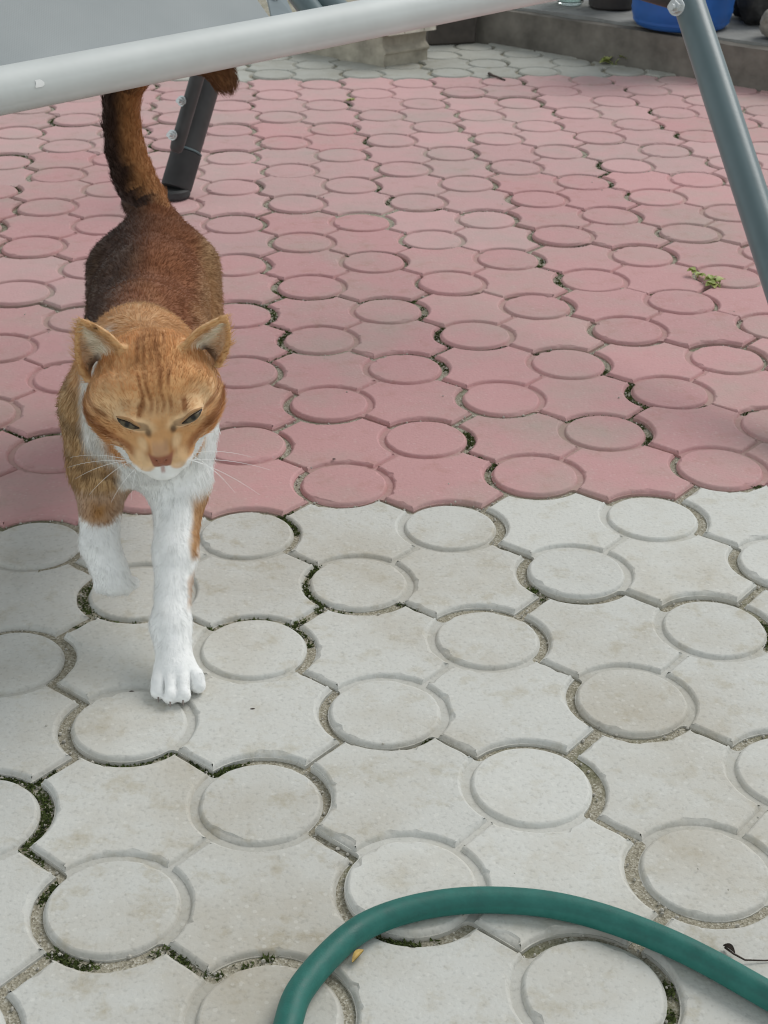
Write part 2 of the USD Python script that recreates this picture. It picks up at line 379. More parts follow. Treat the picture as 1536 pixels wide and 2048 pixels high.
pav = UsdGeom.Xform.Define(stage, "/World/pavement").GetPrim()
tag(pav, kind="structure")
tile_xy = []
for l in range(-6, 13):
    for k in range(-9, 10):
        c = np.array([(2 * k + .5) * CELL, (2 * l - .5) * CELL, 0])
        q = to_px(c)[0]
        if q[2] < 0.35 or not (-330 - 90 * (l < 0) < q[0] < 1866 + 60 and q[1] < 2560):
            continue
        if 0.89 * (c[0] - 0.51) + 0.80 * (c[1] - 2.487) > 0.30 * 1.2:      # under the ledge
            continue
        tile_xy.append((l, k, c))
for l, k, c in tile_xy:
    kindn = ("pinkfar" if rng.random() < (l - 2) / 7.0 else "pink") if 1 <= l <= 10 else "grey" if l < 1 else "far"
    kv = int(rng.integers(4))
    t = thing("paving_tile", (0, 0, 0), parent="/World/pavement")
    t = t
    x = UsdGeom.Xformable(t); x.ClearXformOpOrder()
    T = trimesh.transformations.euler_matrix(*(rng.normal(0, 0.0062, 2)), rng.normal(0, 0.008))
    T = T @ SHRINK
    T[:3, 3] = c + np.array([*rng.normal(0, 0.0011, 2), rng.normal(0, 0.0009)])
    # baked into the vertices: every paver sits a little differently
    for kind, i, j in cells:
        src = (sq_var if kind == "s" else ci_var)[rng.integers(N_VAR)].copy()
        src.apply_transform(trimesh.transformations.rotation_matrix(rng.integers(4) * np.pi / 2, [0, 0, 1]))
        src.apply_translation([(i - .5) * CELL, (j + .5) * CELL, 0])
        src.apply_transform(T)
        obj("curved_pad" if kind == "s" else "round_pad", src, TILES[kindn, kv if rng.random() < .9 else int(rng.integers(4))], t, smooth=True)
    b = core.copy(); b.apply_transform(T)
    obj("tile_base", b, TILES[kindn + "_core", kv], t, smooth=False)

# moss and grit in the joints
joint = []
ring = sg.Polygon(foot.exterior).buffer(0.0035)
ring_pts = resample(ring.simplify(0.0005), 0.004)
for l, k, c in tile_xy:
    if -5 <= l <= 10:
        joint.append(ring_pts + c[:2])
joint = np.vstack(joint)
mossy = meshkit.fbm(np.column_stack([joint * 7.0, np.zeros(len(joint))]), 3, 3)
spots = []          # places where the photograph shows thick moss (ground x, y, radius)


def ground_at(u, v, z=0.0):
    d = fw + rt * (u - 768) / F_PX - up * (v - 1024) / F_PX
    return EYE + d * (z - EYE[2]) / d[2]


for u, v, rad in [(75, 1620, .035), (45, 1570, .03), (65, 1690, .02), (855, 1470, .012), (610, 1140, .02), (615, 1200, .022), (680, 1200, .02), (800, 1195, .015), (820, 1205, .012),
                  (440, 1540, .02), (240, 1530, .02), (330, 1510, .012), (150, 1915, .018), (95, 1790, .012), (610, 1270, .02), (15, 375, .03), (20, 410, .03), (560, 680, .02), (545, 712, .02),
                  (735, 280, .02), (1135, 1270, .0), (1530, 1270, .02), (935, 880, .018), (560, 930, .012), (180, 1200, .02), (160, 1180, .02), (500, 1235, .02), (590, 1050, .02), (1060, 1195, .012), (810, 1890, .018), (690, 205, .03), (1320, 225, .03), (1460, 880, .01)]:
    if rad:
        spots.append((*ground_at(u, v, -0.006)[:2], rad))
sel = np.zeros(len(joint))
for x_, y_, rad in spots:
    sel = np.maximum(sel, np.clip(1.4 - np.hypot(joint[:, 0] - x_, joint[:, 1] - y_) / rad, 0, 1))
sel = np.maximum(sel, 0.35 * (mossy > 0.64))
keep = joint[rng.random(len(joint)) < sel * 0.9]
V, Fa = [], []
nv = 0
for q in keep:
    nb = rng.integers(9, 16)
    base = np.column_stack([q + rng.normal(0, 0.0022, (nb, 2)), np.full(nb, -0.0054)])
    hgt = rng.uniform(0.0008, 0.0028, nb)
    az = rng.random(nb) * 6.28
    side = np.stack([np.cos(az), np.sin(az), 0 * az], 1) * 0.0014
    tip = base + np.column_stack([rng.normal(0, 0.0016, (nb, 2)), hgt])
    V.append(np.stack([base - side, base + side, tip], 1).reshape(-1, 3))
    Fa.append(np.arange(nb * 3).reshape(-1, 3) + nv); nv += nb * 3
tag(obj("moss", (np.vstack(V), np.vstack(Fa)), M["moss"], smooth=False), "dark green moss tufts growing in the joints between pavers", "moss", kind="stuff")
gritm = []
for q in joint[rng.random(len(joint)) < 0.16]:
    s = trimesh.creation.icosphere(0, rng.uniform(0.0006, 0.0016))
    s.vertices *= rng.uniform(0.6, 1.3, (1, 3)); s.apply_translation([*(q + rng.normal(0, 0.0025, 2)), -0.0042])
    gritm.append(s)
for _ in range(60):
    s = trimesh.creation.icosphere(0, rng.uniform(0.0005, 0.0012)); s.apply_translation([rng.uniform(-.6, .7), rng.uniform(-.6, 1.2), 0.0006]); gritm.append(s)
tag(obj("grit", join(*gritm), M["grit"], smooth=False), "pale sand grains and small stones scattered in the paver joints", "grit", kind="stuff")

# ------------------------------------------------------------------ ledge and things at the back
A = np.array([0.512, 2.483]); B = np.array([1.065, 1.876])
ld = (B - A) / np.linalg.norm(B - A); ln = np.array([-ld[1], ld[0]])          # ln points away from the camera
LH = 0.082


def oriented(pl, z0, z1):
    e = trimesh.creation.extrude_polygon(sg.Polygon(pl), z1 - z0, engine="earcut"); e.apply_translation([0, 0, z0]); return e


le = thing("concrete_ledge")
tag(le, "low rough grey concrete ledge behind the pink paving carrying the blue tub", "ledge")
pl = [A, A + ld * 1.9, A + ld * 1.9 + ln * 1.5, A + ln * 1.5]
e = oriented(pl, -0.03, LH)
for _ in range(5):
    e = e.subdivide_to_size(0.06) if _ == 0 else e
e = roughen(e, 0.006, 14, 3)
obj("ledge_body", e, M["concrete"], le, smooth=50)
front = [A + ld * q + ln * (0.016 + 0.034 * meshkit.fbm(np.array([[q * 9.0, 0.3, 0.1]]), 3, 4)[0]) for q in np.linspace(0.03, 1.87, 60)]
sk = oriented(front + [A + ld * 1.87 + ln * 1.48, A + ld * 0.03 + ln * 1.48], LH - 0.012, LH + 0.0065).subdivide_to_size(0.05)
obj("screed_top", roughen(sk, 0.003, 18, 9), M["ledge_top"], le, smooth=50)

ZT = LH + 0.007
# blue tub
bt = np.array([0.935, 2.150])
t = thing("blue_tub", (bt[0], bt[1], ZT))
tag(t, "blue plastic tub standing on the concrete ledge behind the right leg", "tub")
prof = [(0, 0.001), (0.090, 0.0), (0.100, 0.004), (0.107, 0.012), (0.1125, 0.03), (0.1145, 0.042), (0.1135, 0.046), (0.116, 0.075), (0.118, 0.079), (0.1165, 0.083), (0.122, 0.16), (0.126, 0.235), (0.123, 0.237), (0.119, 0.16), (0.109, 0.014), (0, 0.012)]
obj("tub_body", lathe(prof, 64), M["blue"], t, smooth=40)
rimp = [(0.124, 0.222), (0.133, 0.222), (0.136, 0.228), (0.134, 0.238), (0.125, 0.240), (0.124, 0.222)]
obj("rim", lathe(rimp, 64), M["blue"], t, smooth=40)
# dark pot
t = thing("dark_pot", (0.835, 2.40, ZT))
tag(t, "dark brown plastic pot beside the blue tub on the ledge", "pot")
obj("pot_body", lathe([(0, 0.001), (0.05, 0), (0.056, 0.006), (0.064, 0.10), (0.069, 0.16), (0.064, 0.16), (0.052, 0.012), (0, 0.012)], 40), M["dark_pot"], t, smooth=40)
obj("rim", lathe([(0.064, 0.145), (0.075, 0.145), (0.076, 0.165), (0.066, 0.166), (0.064, 0.145)], 40), M["dark_pot"], t, smooth=40)
# glass jar
t = thing("glass_jar", (0.745, 2.46, ZT))
tag(t, "clear glass jar standing on the ledge left of the dark pot", "jar")
obj("jar_body", lathe([(0, 0.001), (0.026, 0), (0.033, 0.006), (0.035, 0.02), (0.035, 0.09), (0.028, 0.105), (0.028, 0.125), (0.0255, 0.125), (0.0255, 0.106), (0.0322, 0.088), (0.0322, 0.02), (0.028, 0.008), (0, 0.007)], 40), M["glass"], t, smooth=40)
obj("jar_lid", lathe([(0, 0.133), (0.029, 0.133), (0.0305, 0.131), (0.0305, 0.116), (0.0285, 0.116), (0.0285, 0.128), (0, 0.128)], 40), M["zinc"], t, smooth=30)
# dark rubble heap and a pale stone on the right of the tub
sr = np.random.default_rng(5)
for k in range(6):
    pos = np.array([1.13, 2.17]) + np.array([(k % 3) * 0.075 - 0.01, (k // 3) * 0.08]) + sr.normal(0, 0.008, 2)
    s = trimesh.creation.icosphere(3, 0.045 + 0.012 * sr.random())
    s.vertices *= sr.uniform(0.75, 1.2, (1, 3))
    s = roughen(s, 0.012, 40, 20 + k)
    s.apply_translation([*pos, ZT - 0.002 - s.bounds[0][2]])
    tag(obj("dark_stone", s, M["rock"], smooth=40), "dark lumpy stone in the heap right of the blue tub", "stone", "dark stones heaped on the ledge")
s = roughen(trimesh.creation.icosphere(3, 0.05), 0.012, 30, 77); s.vertices *= [1.2, 1.0, 0.7]
s.apply_translation([1.125, 1.99, ZT - 0.003 - s.bounds[0][2]])
tag(obj("pale_stone", s, M["pale_rock"], smooth=40), "pale chipped stone lying on the ledge edge at far right", "stone")

# moulded cast-stone block with a thin slab on top
C0 = np.array([0.259, 2.176]); d1 = np.array([0.366, 2.243]) - C0; d1 /= np.linalg.norm(d1); d2 = np.array([0.079, 2.348]) - C0; d2 /= np.linalg.norm(d2)
W1 = 0.128


def swept(profile, length, width):
    """profile (x out of the moulded face, z) swept along the moulded face (d1), with depth along d2."""
    pr = np.array(profile)
    v = []
    for s in (0, length):
        for x, z in pr:
            q = C0 + d1 * s - d2 * 0 + d2 * (-x)
            v.append([q[0], q[1], z])
    return np.array(v)


def profile_solid(profile, s0, s1):
    poly = sg.Polygon(profile)
    e = trimesh.creation.extrude_polygon(poly, s1 - s0, engine="earcut")
    v = np.array(e.vertices)
    q = C0[None] + d1[None] * (v[:, 2] + s0)[:, None] + d2[None] * v[:, 0][:, None]
    e.vertices = np.column_stack([q, v[:, 1]])
    e.fix_normals()
    return e


t = thing("stone_block")
tag(t, "cast stone block with a moulded end standing at the edge of the paving", "stone block")
pf = [(0.004, -0.004), (0.003, 0.024), (-0.002, 0.027), (-0.003, 0.031), (0.008, 0.043), (0.0085, 0.046), (0.008, 0.065), (0.011, 0.069), (0.28, 0.069), (0.28, -0.004)]
blk = profile_solid(pf, 0, W1).subdivide_to_size(0.02)
obj("block_body", roughen(blk, 0.0012, 60, 4), M["block"], t, smooth=35)
sl = thing("stone_slab")
tag(sl, "thin pale stone slab lying on top of the moulded block", "slab")
for a, b_, nm in ((-0.004, 0.040, "slab_piece"), (0.043, 0.098, "slab_piece"), (0.1005, 0.134, "slab_piece")):
    e = profile_solid([(-0.014, 0.0695), (-0.014, 0.090), (0.20, 0.091), (0.20, 0.0695)], a, b_).subdivide_to_size(0.02)
    obj(nm, roughen(e, 0.001, 60, 8), M["slab"], sl, smooth=35)
# dark board behind
t = thing("dark_post")
tag(t, "dark weathered wooden post between the stone block and the ledge", "post")
obj("post_body", roughen(box((0.125, 0.06, 0.55), (0.445, 2.45, 0.275), 12, 0.006).subdivide_to_size(0.03), 0.002, 30, 2), M["wood"], t, smooth=40)

# ------------------------------------------------------------------ garden swing: white seat tube, fabric, dark frame legs
P0 = np.array([-0.307, 0.134, 0.392]); P1 = np.array([0.034, 0.42, 0.400]); td = (P1 - P0) / np.linalg.norm(P1 - P0)
per = np.array([-td[1], td[0], 0]); per /= np.linalg.norm(per)
slope = (per * 0.75 + np.array([0, 0, 0.66])); slope /= np.linalg.norm(slope)
TR = 0.0212
sw = thing("hanging_bench")
tag(sw, "hanging swing bench with pale grey round tube and grey mesh fabric above the cat", "bench")
end = P1 + td * 0.52
obj("seat_tube", tube([P0 - td * 1.0 + (end - P0 + td * 1.0) * s for s in np.linspace(0, 1, 24)], TR, 40), M["white_paint"], sw, smooth=40)
fc = np.array([-0.079, 0.381, 0.41])
cor = P0 + td * ((fc - P0) @ td)
nu, nvv = 36, 16
fv = []
for i in range(nu):
    for j in range(nvv):
        a = i / (nu - 1); b = j / (nvv - 1)
        sag = -0.018 * math.sin(math.pi * b) * (0.4 + 0.6 * math.sin(math.pi * min(1, a * 1.0)))
        q = cor - td * (a * 1.25) + slope * (b * 0.55) + np.cross(slope, td) * -sag + np.array([0, 0, TR * 0.55])
        fv.append(q)
fv = np.array(fv); ii = np.arange(nu * nvv).reshape(nu, nvv)
fq = np.stack([ii[:-1, :-1], ii[1:, :-1], ii[1:, 1:], ii[:-1, 1:]], -1).reshape(-1, 4)
th = np.cross(slope, td) * 0.0012
fq2 = np.vstack([fq, fq[:, ::-1] + len(fv)])
obj("fabric", (np.vstack([fv + th, fv - th]), fq2), M["fabric"], sw, smooth=True)
for b in (0.085, 0.125):
    seam = [cor - td * (a * 1.25) + slope * (b * 0.55) + np.array([0, 0, TR * 0.55]) + np.cross(slope, td) * (0.018 * math.sin(math.pi * b) * (0.4 + 0.6 * math.sin(math.pi * a)) + 0.0016) for a in np.linspace(0, 1, 30)]
    obj("seam", tube(seam, 0.0010, 6), M["thread"], sw, smooth=True)
topp = cor + slope * 0.57 + np.array([0, 0, TR * 0.55])
obj("top_tube", tube([topp - td * (1.25 * s) for s in np.linspace(0, 1, 12)], TR, 24), M["white_paint"], sw, smooth=40)
sc0 = None
n_up = np.array([0, 0, 1.0]) - td * td[2]
# small white scuff on the tube
scv = []
cs = P0 + td * 0.028
view = EYE - cs; view -= td * (view @ td); view /= np.linalg.norm(view); vb = np.cross(td, view)
pts = [(0.0045 * math.cos(a) * (1 + .35 * math.sin(3 * a + 1)), 0.22 * math.sin(a) * (1 + .3 * math.cos(2 * a))) for a in np.linspace(0, 2 * np.pi, 16, endpoint=False)]
sv = [cs + view * (TR + 0.0004) ]
for a_, g_ in pts:
    sv.append(cs + td * a_ + (view * math.cos(g_) + vb * math.sin(g_)) * (TR + 0.0004))
obj("white_scuff", (np.array(sv), np.array([[0, 1 + k, 1 + (k + 1) % 16] for k in range(16)])), M["scuff"], sw, smooth=True)


def pt(u, v, depth):
    return EYE + depth * (fw + rt * (u - 768) / F_PX - up * (v - 1024) / F_PX)


# steel bracket with a nut and two tubes behind the tube
bc = pt(560, 20, 1.72)
pv = [pt(528, -40, 1.72), pt(556, -40, 1.74), pt(590, 36, 1.66), pt(545, 40, 1.64)]
nb_ = np.cross(pv[1] - pv[0], pv[3] - pv[0]); nb_ /= np.linalg.norm(nb_)
if nb_ @ (EYE - pv[0]) < 0:
    nb_ = -nb_
bp = np.vstack([np.array(pv), np.array(pv) - nb_ * 0.003])
obj("bracket_plate", trimesh.convex.convex_hull(bp), M["steel"], sw, smooth=False)
obj("bracket_nut", hexnut(pt(547, 6, 1.69) + nb_ * 0.003, nb_, 0.0065, 0.005), M["zinc"], sw, smooth=30)
obj("bracket_tube", tube([pt(560, -60, 1.80), pt(640, 45, 1.74)], 0.014, 20), M["leg_grey"], sw, smooth=40)
obj("bracket_tube", tube([pt(600, -50, 1.82), pt(690, 40, 1.76)], 0.017, 20), M["leg_grey"], sw, smooth=40)

fr = thing("tubular_stand")
tag(fr, "dark grey A shaped tubular frame with one leg behind the cat and one at right", "stand")
LR = 0.0225
l0 = np.array([-0.183, 1.163, 0.041]); l1 = np.array([-0.138, 1.223, 0.161]); ldir = (l1 - l0) / np.linalg.norm(l1 - l0)
f0 = l0 - ldir * (l0[2] - 0.004) / ldir[2]
obj("frame_leg", tube([f0 + ldir * s for s in np.linspace(0.03, 1.35, 10)], LR, 32), M["charcoal"], fr, smooth=40)
ft = obj("leg_foot", join(tube([f0 + ldir * s for s in (0.012, 0.016, 0.072, 0.075)], [LR + .0015, LR + 0.0028, LR + 0.0028, LR + 0.001], 32)), M["rubber"], fr, smooth=30)
obj("foot_disc", tube([f0 + np.array([0, 0, -0.002]), f0 + np.array([0, 0, 0.002]), f0 + np.array([0, 0, 0.010]), f0 + np.array([0, 0, 0.013])], [LR + 0.003, LR + 0.005, LR + 0.004, LR], 32), M["rubber"], ft, smooth=30)
obj("foot_ring", tube([f0 + ldir * s for s in (0.0745, 0.0765, 0.078)], [LR + 0.0030, LR + 0.0034, LR + 0.001], 32), M["leg_grey"], ft, smooth=30)
b0, b1 = pt(352, 300, 2.335), pt(395, 152, 2.315); bd = (b1 - b0) / np.linalg.norm(b1 - b0)
brace = tube([b0 + bd * s for s in (-0.004, 0.0, 0.010, 0.03, 0.2, 0.55, 1.0)], [0.006, 0.0100, 0.0112, 0.0114, 0.0114, 0.0114, 0.0114], 24)
br = obj("brace_tube", brace, M["charcoal"], fr, smooth=40)
for (u, v) in ((350, 270), (369, 202)):
    c_ = pt(u, v, 2.315)
    ax = (EYE - c_) / np.linalg.norm(EYE - c_) - rt * 0.55
    obj("brace_bolt", hexnut(c_ + ax * 0.004 - rt * 0.004, ax, 0.0062, 0.006), M["zinc"], br, smooth=30)
r0, r1 = pt(1522, 450, 1.68), pt(1376, 0, 1.82); rd = (r1 - r0) / np.linalg.norm(r1 - r0)
g0 = r0 - rd * (r0[2] - 0.004) / rd[2]
obj("frame_leg", tube([g0 + rd * s for s in np.linspace(0.02, 1.25, 10)], 0.0195, 40), M["leg_grey"], fr, smooth=40)
obj("leg_foot", tube([g0 + rd * s for s in (0.002, 0.006, 0.07, 0.073)], [LR + .0015, LR + 0.0028, LR + 0.0028, LR + 0.001], 32), M["rubber"], fr, smooth=30)
cb = pt(1352, 4, 1.82)
obj("cross_bar", tube([cb + np.array([0.01, 0.0, 0.0]), cb + np.array([-0.04, 0.02, 0.012]), cb + np.array([-0.62, 0.30, 0.14])], 0.0125, 20), M["charcoal"], fr, smooth=40)
c_ = pt(1352, 14, 1.785)
ax = (EYE - c_) / np.linalg.norm(EYE - c_) - rt * 0.5
obj("frame_bolt", hexnut(c_ + ax * 0.003, ax, 0.0078, 0.008), M["zinc"], fr, smooth=30)

# unseen roof sheet and bars above the view, added to shade the left paving
cc = cor - td * 0.62 + per * 0.15
cvs = []
for i in range(12):
    for j in range(8):
        a, b = i / 11 - .5, j / 7 - .5
        cvs.append([*(cc + td * a * 1.75 + per * b * 1.15)[:2], 1.72 - 0.16 * (2 * b) ** 2 - 0.03 * (2 * a) ** 2])
cvs = np.array(cvs); ii = np.arange(96).reshape(12, 8)
fq = np.stack([ii[:-1, :-1], ii[1:, :-1], ii[1:, 1:], ii[:-1, 1:]], -1).reshape(-1, 4)
obj("added_canopy", (np.vstack([cvs, cvs - [0, 0, 0.002]]), np.vstack([fq, fq[:, ::-1] + 96])), M["fabric"], fr, smooth=True)
for q in (-1, 1):
    obj("added_canopy_bar", tube([cc + td * a + per * q * 0.56 + np.array([0, 0, 1.545 - cc[2]]) for a in (-0.86, 0.0, 0.86)], 0.012, 16), M["charcoal"], fr, smooth=40)

# ------------------------------------------------------------------ hose
hp = [(530, 2330), (545, 2200), (558, 2110), (576, 2048), (590, 2000), (618, 1955), (658, 1909), (725, 1853), (797, 1822), (868, 1805), (940, 1797), (1011, 1797), (1082, 1803), (1154, 1817), (1225, 1838), (1296, 1865), (1368, 1897), (1439, 1934), (1511, 1975), (1590, 2020), (1690, 2080), (1800, 2150)]
hw = np.array([ground_at(u, v, 0.0105) for u, v in hp])
from scipy.interpolate import CubicSpline
tt = np.r_[0, np.cumsum(np.linalg.norm(np.diff(hw, axis=0), axis=1))]
cs_ = CubicSpline(tt, hw); hh = cs_(np.linspace(0, tt[-1], 140))
hh[:, 2] = 0.0095 + 0.0006 * np.sin(np.linspace(0, 9, 140))
tag(obj("garden_hose", tube(hh, 0.0087, 28), M["hose"], smooth=True), "dark green garden hose curving across the pale pavers in the foreground", "hose")


# ------------------------------------------------------------------ small things on the ground
def leaf(center, length, width, az, curl, mat_, name, label, cat, tilt=0.0):
    n, k = 9, 5
    v = []
    for i in range(n):
        s = i / (n - 1)
        w = width * math.sin(math.pi * (0.04 + 0.94 * s)) ** 0.8
        for j in range(k):
            q = (j / (k - 1) - .5) * 2
            v.append([length * (s - .5), w * q / 2, curl * (q * q) * w + tilt * math.sin(math.pi * s) * length * 0.15])
    v = np.array(v); a = np.arange(n * k).reshape(n, k)
    f = np.stack([a[:-1, :-1], a[1:, :-1], a[1:, 1:], a[:-1, 1:]], -1).reshape(-1, 4)
    v = np.vstack([v, v - [0, 0, 0.0004]]); f = np.vstack([f, f[:, ::-1] + n * k])
    c, s = math.cos(az), math.sin(az)
    v = np.column_stack([v[:, 0] * c - v[:, 1] * s, v[:, 0] * s + v[:, 1] * c, v[:, 2]]) + center
    return obj(name, (v, f), mat_, smooth=True) if label else (v, f)


g_ = ground_at(716, 1912, 0.004)
tag(leaf(g_, 0.0125, 0.0045, 0.9, 0.5, M["yellow_leaf"], "yellow_leaf", True, "leaf", 0.5), "small curled yellow leaf lying against the green hose", "leaf")


def twig(name, pts, r, label, cat):
    q = np.array(pts)
    tag(obj(name, tube(q, np.linspace(r, r * 0.5, len(q)), 6), M["dry"], smooth=True), label, cat)


twig("dry_twig", [ground_at(978, 147, .004), ground_at(985, 151, .006), ground_at(995, 154, .004), ground_at(1010, 160, .003)], 0.0035, "short dark twig lying at the far edge of the pink pavers", "twig")
twig("dry_stalk", [ground_at(1450, 1895, .002), ground_at(1468, 1908, .004), ground_at(1490, 1920, .003), ground_at(1530, 1921, .002), ground_at(1570, 1918, .002)], 0.0008, "thin reddish dry stalk beside the hose at right", "stalk")
g_ = ground_at(1458, 1898, 0.003)
tag(leaf(g_, 0.009, 0.0035, -0.9, 0.6, M["dry"], "dry_leaf", True, "leaf", 0.8), "dark shrivelled dry leaf beside the hose at right", "leaf")
for u, v, lab in [(505, 1418, "tiny curled dark crumb on the pale paver right of the cat's paw"), (263, 1383, "tiny dark crumb on the round paver left of the cat's paw"), (668, 918, "black speck of dirt on the last pink row")]:
    s = roughen(trimesh.creation.icosphere(2, 0.0011), 0.0005, 500, int(u)); s.vertices *= [1.6, 0.8, 0.6]; s.apply_translation(ground_at(u, v, 0.0008))
    tag(obj("dirt_crumb", s, M["dry"], smooth=True), lab, "crumb")


def weed(u, v, n, size, label, seed):
    r = np.random.default_rng(seed)
    g = ground_at(u, v, -0.004)
    t = thing("weed", g)
    tag(t, label, "weed")
    stems, leaves = [], []
    for k in range(n):
        a = r.random() * 6.28; h = size * r.uniform(0.3, 0.75)
        e = np.array([math.cos(a) * size * r.uniform(.3, 1.0), math.sin(a) * size * r.uniform(.2, .6), h])
        stems.append(tube([np.zeros(3), e * [0.3, 0.3, 0.6], e], 0.0007, 5))
        for q in range(3):
            b = a + (q - 1) * 1.1
            lv, lf = leaf(np.zeros(3), size * r.uniform(.6, .9), size * r.uniform(.45, .65), b, 0.2, None, "", None, "", 0.6)
            lv = lv + [math.cos(b) * size * .2, math.sin(b) * size * .2, 0] + e - [0, 0, 0.001 * q]
            leaves.append((lv, lf))
    obj("stem", join(*stems), M["weed"], t, smooth=True)
    for lv, lf in leaves:
        obj("leaf", (lv, lf), M["weed"], t, smooth=True)


weed(1395, 556, 2, 0.017, "small yellow green weed sprig in a joint of the pink pavers", 1)
weed(1440, 576, 3, 0.021, "larger bright green weed beside the small sprig near the right leg", 2)
weed(1228, 134, 4, 0.030, "green weed growing at the foot of the concrete ledge", 3)
weed(690, 205, 2, 0.014, "tiny yellowish weed in a far joint of the pink pavers", 4)

# ------------------------------------------------------------------ the cat
#CAT_BEGIN
CX = -0.188
VOX = 0.0021
lo = np.array([-0.295, -0.335, -0.006]); hi = np.array([-0.055, 0.425, 0.425])
dims = np.ceil((hi - lo) / VOX).astype(int) + 1
ax_ = [lo[k] + VOX * np.arange(dims[k]) for k in range(3)]
FIELD = np.full(dims, 0.06, np.float32)


def local_grid(a, b):
    i0 = np.maximum(0, np.floor((a - lo) / VOX).astype(int)); i1 = np.minimum(dims, np.ceil((b - lo) / VOX).astype(int) + 1)
    sl = tuple(slice(x, y) for x, y in zip(i0, i1))
    g = np.meshgrid(*[ax_[k][sl[k]].astype(np.float32) for k in range(3)], indexing="ij", copy=False)
    return sl, g


def blend(sl, d, k, cut=False):
    f = FIELD[sl]
    if cut:
        h = np.maximum(k - np.abs(f + d), 0) / k
        FIELD[sl] = np.maximum(f, -d) + h * h * k * 0.25
    else:
        h = np.maximum(k - np.abs(f - d), 0) / k
        FIELD[sl] = np.minimum(f, d) - h * h * k * 0.25


def cone(a, b, ra, rb, k=0.012, flat=None):
    """Tapered capsule from a to b."""
    a, b = np.asarray(a, float), np.asarray(b, float)
    r = max(ra, rb) + k + 0.008
    sl, (x, y, z) = local_grid(np.minimum(a, b) - r, np.maximum(a, b) + r)
    ab = b - a; L2 = ab @ ab + 1e-12
    t = np.clip(((x - a[0]) * ab[0] + (y - a[1]) * ab[1] + (z - a[2]) * ab[2]) / L2, 0, 1)
    d = np.sqrt((x - a[0] - t * ab[0]) ** 2 + (y - a[1] - t * ab[1]) ** 2 + (z - a[2] - t * ab[2]) ** 2) - (ra + t * (rb - ra))
    blend(sl, d, k)


def ell(c, rad, R=np.eye(3), k=0.012, cut=False):
    """Ellipsoid; the columns of R are its axes."""
    c = np.asarray(c, float); rad = np.asarray(rad, float); r = rad.max() + k + 0.008
    sl, (x, y, z) = local_grid(c - r, c + r)
    q = [(x - c[0]) * R[0, i] + (y - c[1]) * R[1, i] + (z - c[2]) * R[2, i] for i in range(3)]
    k0 = np.sqrt(sum((q[i] / rad[i]) ** 2 for i in range(3))) + 1e-6
    k1 = np.sqrt(sum((q[i] / rad[i] ** 2) ** 2 for i in range(3))) + 1e-6
    blend(sl, k0 * (k0 - 1) / k1, k, cut)


# head frame: columns right (picture right), forward (nose), up
HC = np.array([-0.166, -0.212, 0.236])
hp_, hy_, hr_ = math.radians(9), math.radians(4), math.radians(-3)
f_ = np.array([math.sin(hy_) * math.cos(hp_), -math.cos(hy_) * math.cos(hp_), -math.sin(hp_)])
x0_ = np.cross([0, 0, 1.0], f_); x0_ /= np.linalg.norm(x0_)
u0_ = np.cross(f_, x0_)
if x0_[0] < 0:
    x0_ = -x0_
u0_ = u0_ if u0_[2] > 0 else -u0_
x_ = math.cos(hr_) * x0_ - math.sin(hr_) * u0_
u_ = math.sin(hr_) * x0_ + math.cos(hr_) * u0_
HR = np.stack([x_, f_, u_], 1)


def H(x, f, u):
    return HC + HR @ np.array([x, f, u])


# torso
cone((CX, -0.085, 0.172), (CX, 0.06, 0.166), 0.052, 0.056, 0.03)
cone((CX, 0.06, 0.166), (CX - 0.001, 0.18, 0.168), 0.056, 0.055, 0.03)
cone((CX, 0.18, 0.170), (CX + 0.001, 0.295, 0.188), 0.053, 0.044, 0.03)
cone((CX, -0.09, 0.225), (CX, 0.03, 0.205), 0.027, 0.035, 0.03)          # withers
# neck and throat
cone((CX + 0.006, -0.085, 0.205), H(0, -0.022, -0.002), 0.050, 0.041, 0.03)
cone((CX + 0.012, -0.110, 0.165), H(0, 0.0, -0.030), 0.040, 0.030, 0.03)   # chest front to throat
ell((CX + 0.010, -0.128, 0.168), (0.044, 0.034, 0.042), k=0.025)
# haunches and hind legs
for s, (ky, hy, py) in ((-1, (0.175, 0.285, 0.225)), (1, (0.215, 0.335, 0.300))):
    hx = CX + s * 0.036
    cone((hx - s * 0.006, 0.270, 0.172), (hx + s * 0.004, ky + 0.02, 0.105), 0.041, 0.031, 0.02)
    cone((hx + s * 0.004, ky + 0.02, 0.105), (hx - s * 0.004, hy, 0.070), 0.031, 0.016, 0.014)
    cone((hx - s * 0.004, hy, 0.070), (hx - s * 0.006, py + 0.03, 0.018), 0.0155, 0.0135, 0.010)
    cone((hx - s * 0.006, py + 0.03, 0.016), (hx - s * 0.006, py, 0.013), 0.0145, 0.0150, 0.010)
    for q in (-1.5, -.5, .5, 1.5):
        cone((hx - s * 0.006 + q * 0.006, py - 0.004, 0.012), (hx - s * 0.006 + q * 0.0085, py - 0.018, 0.008), 0.0068, 0.0062, 0.004)
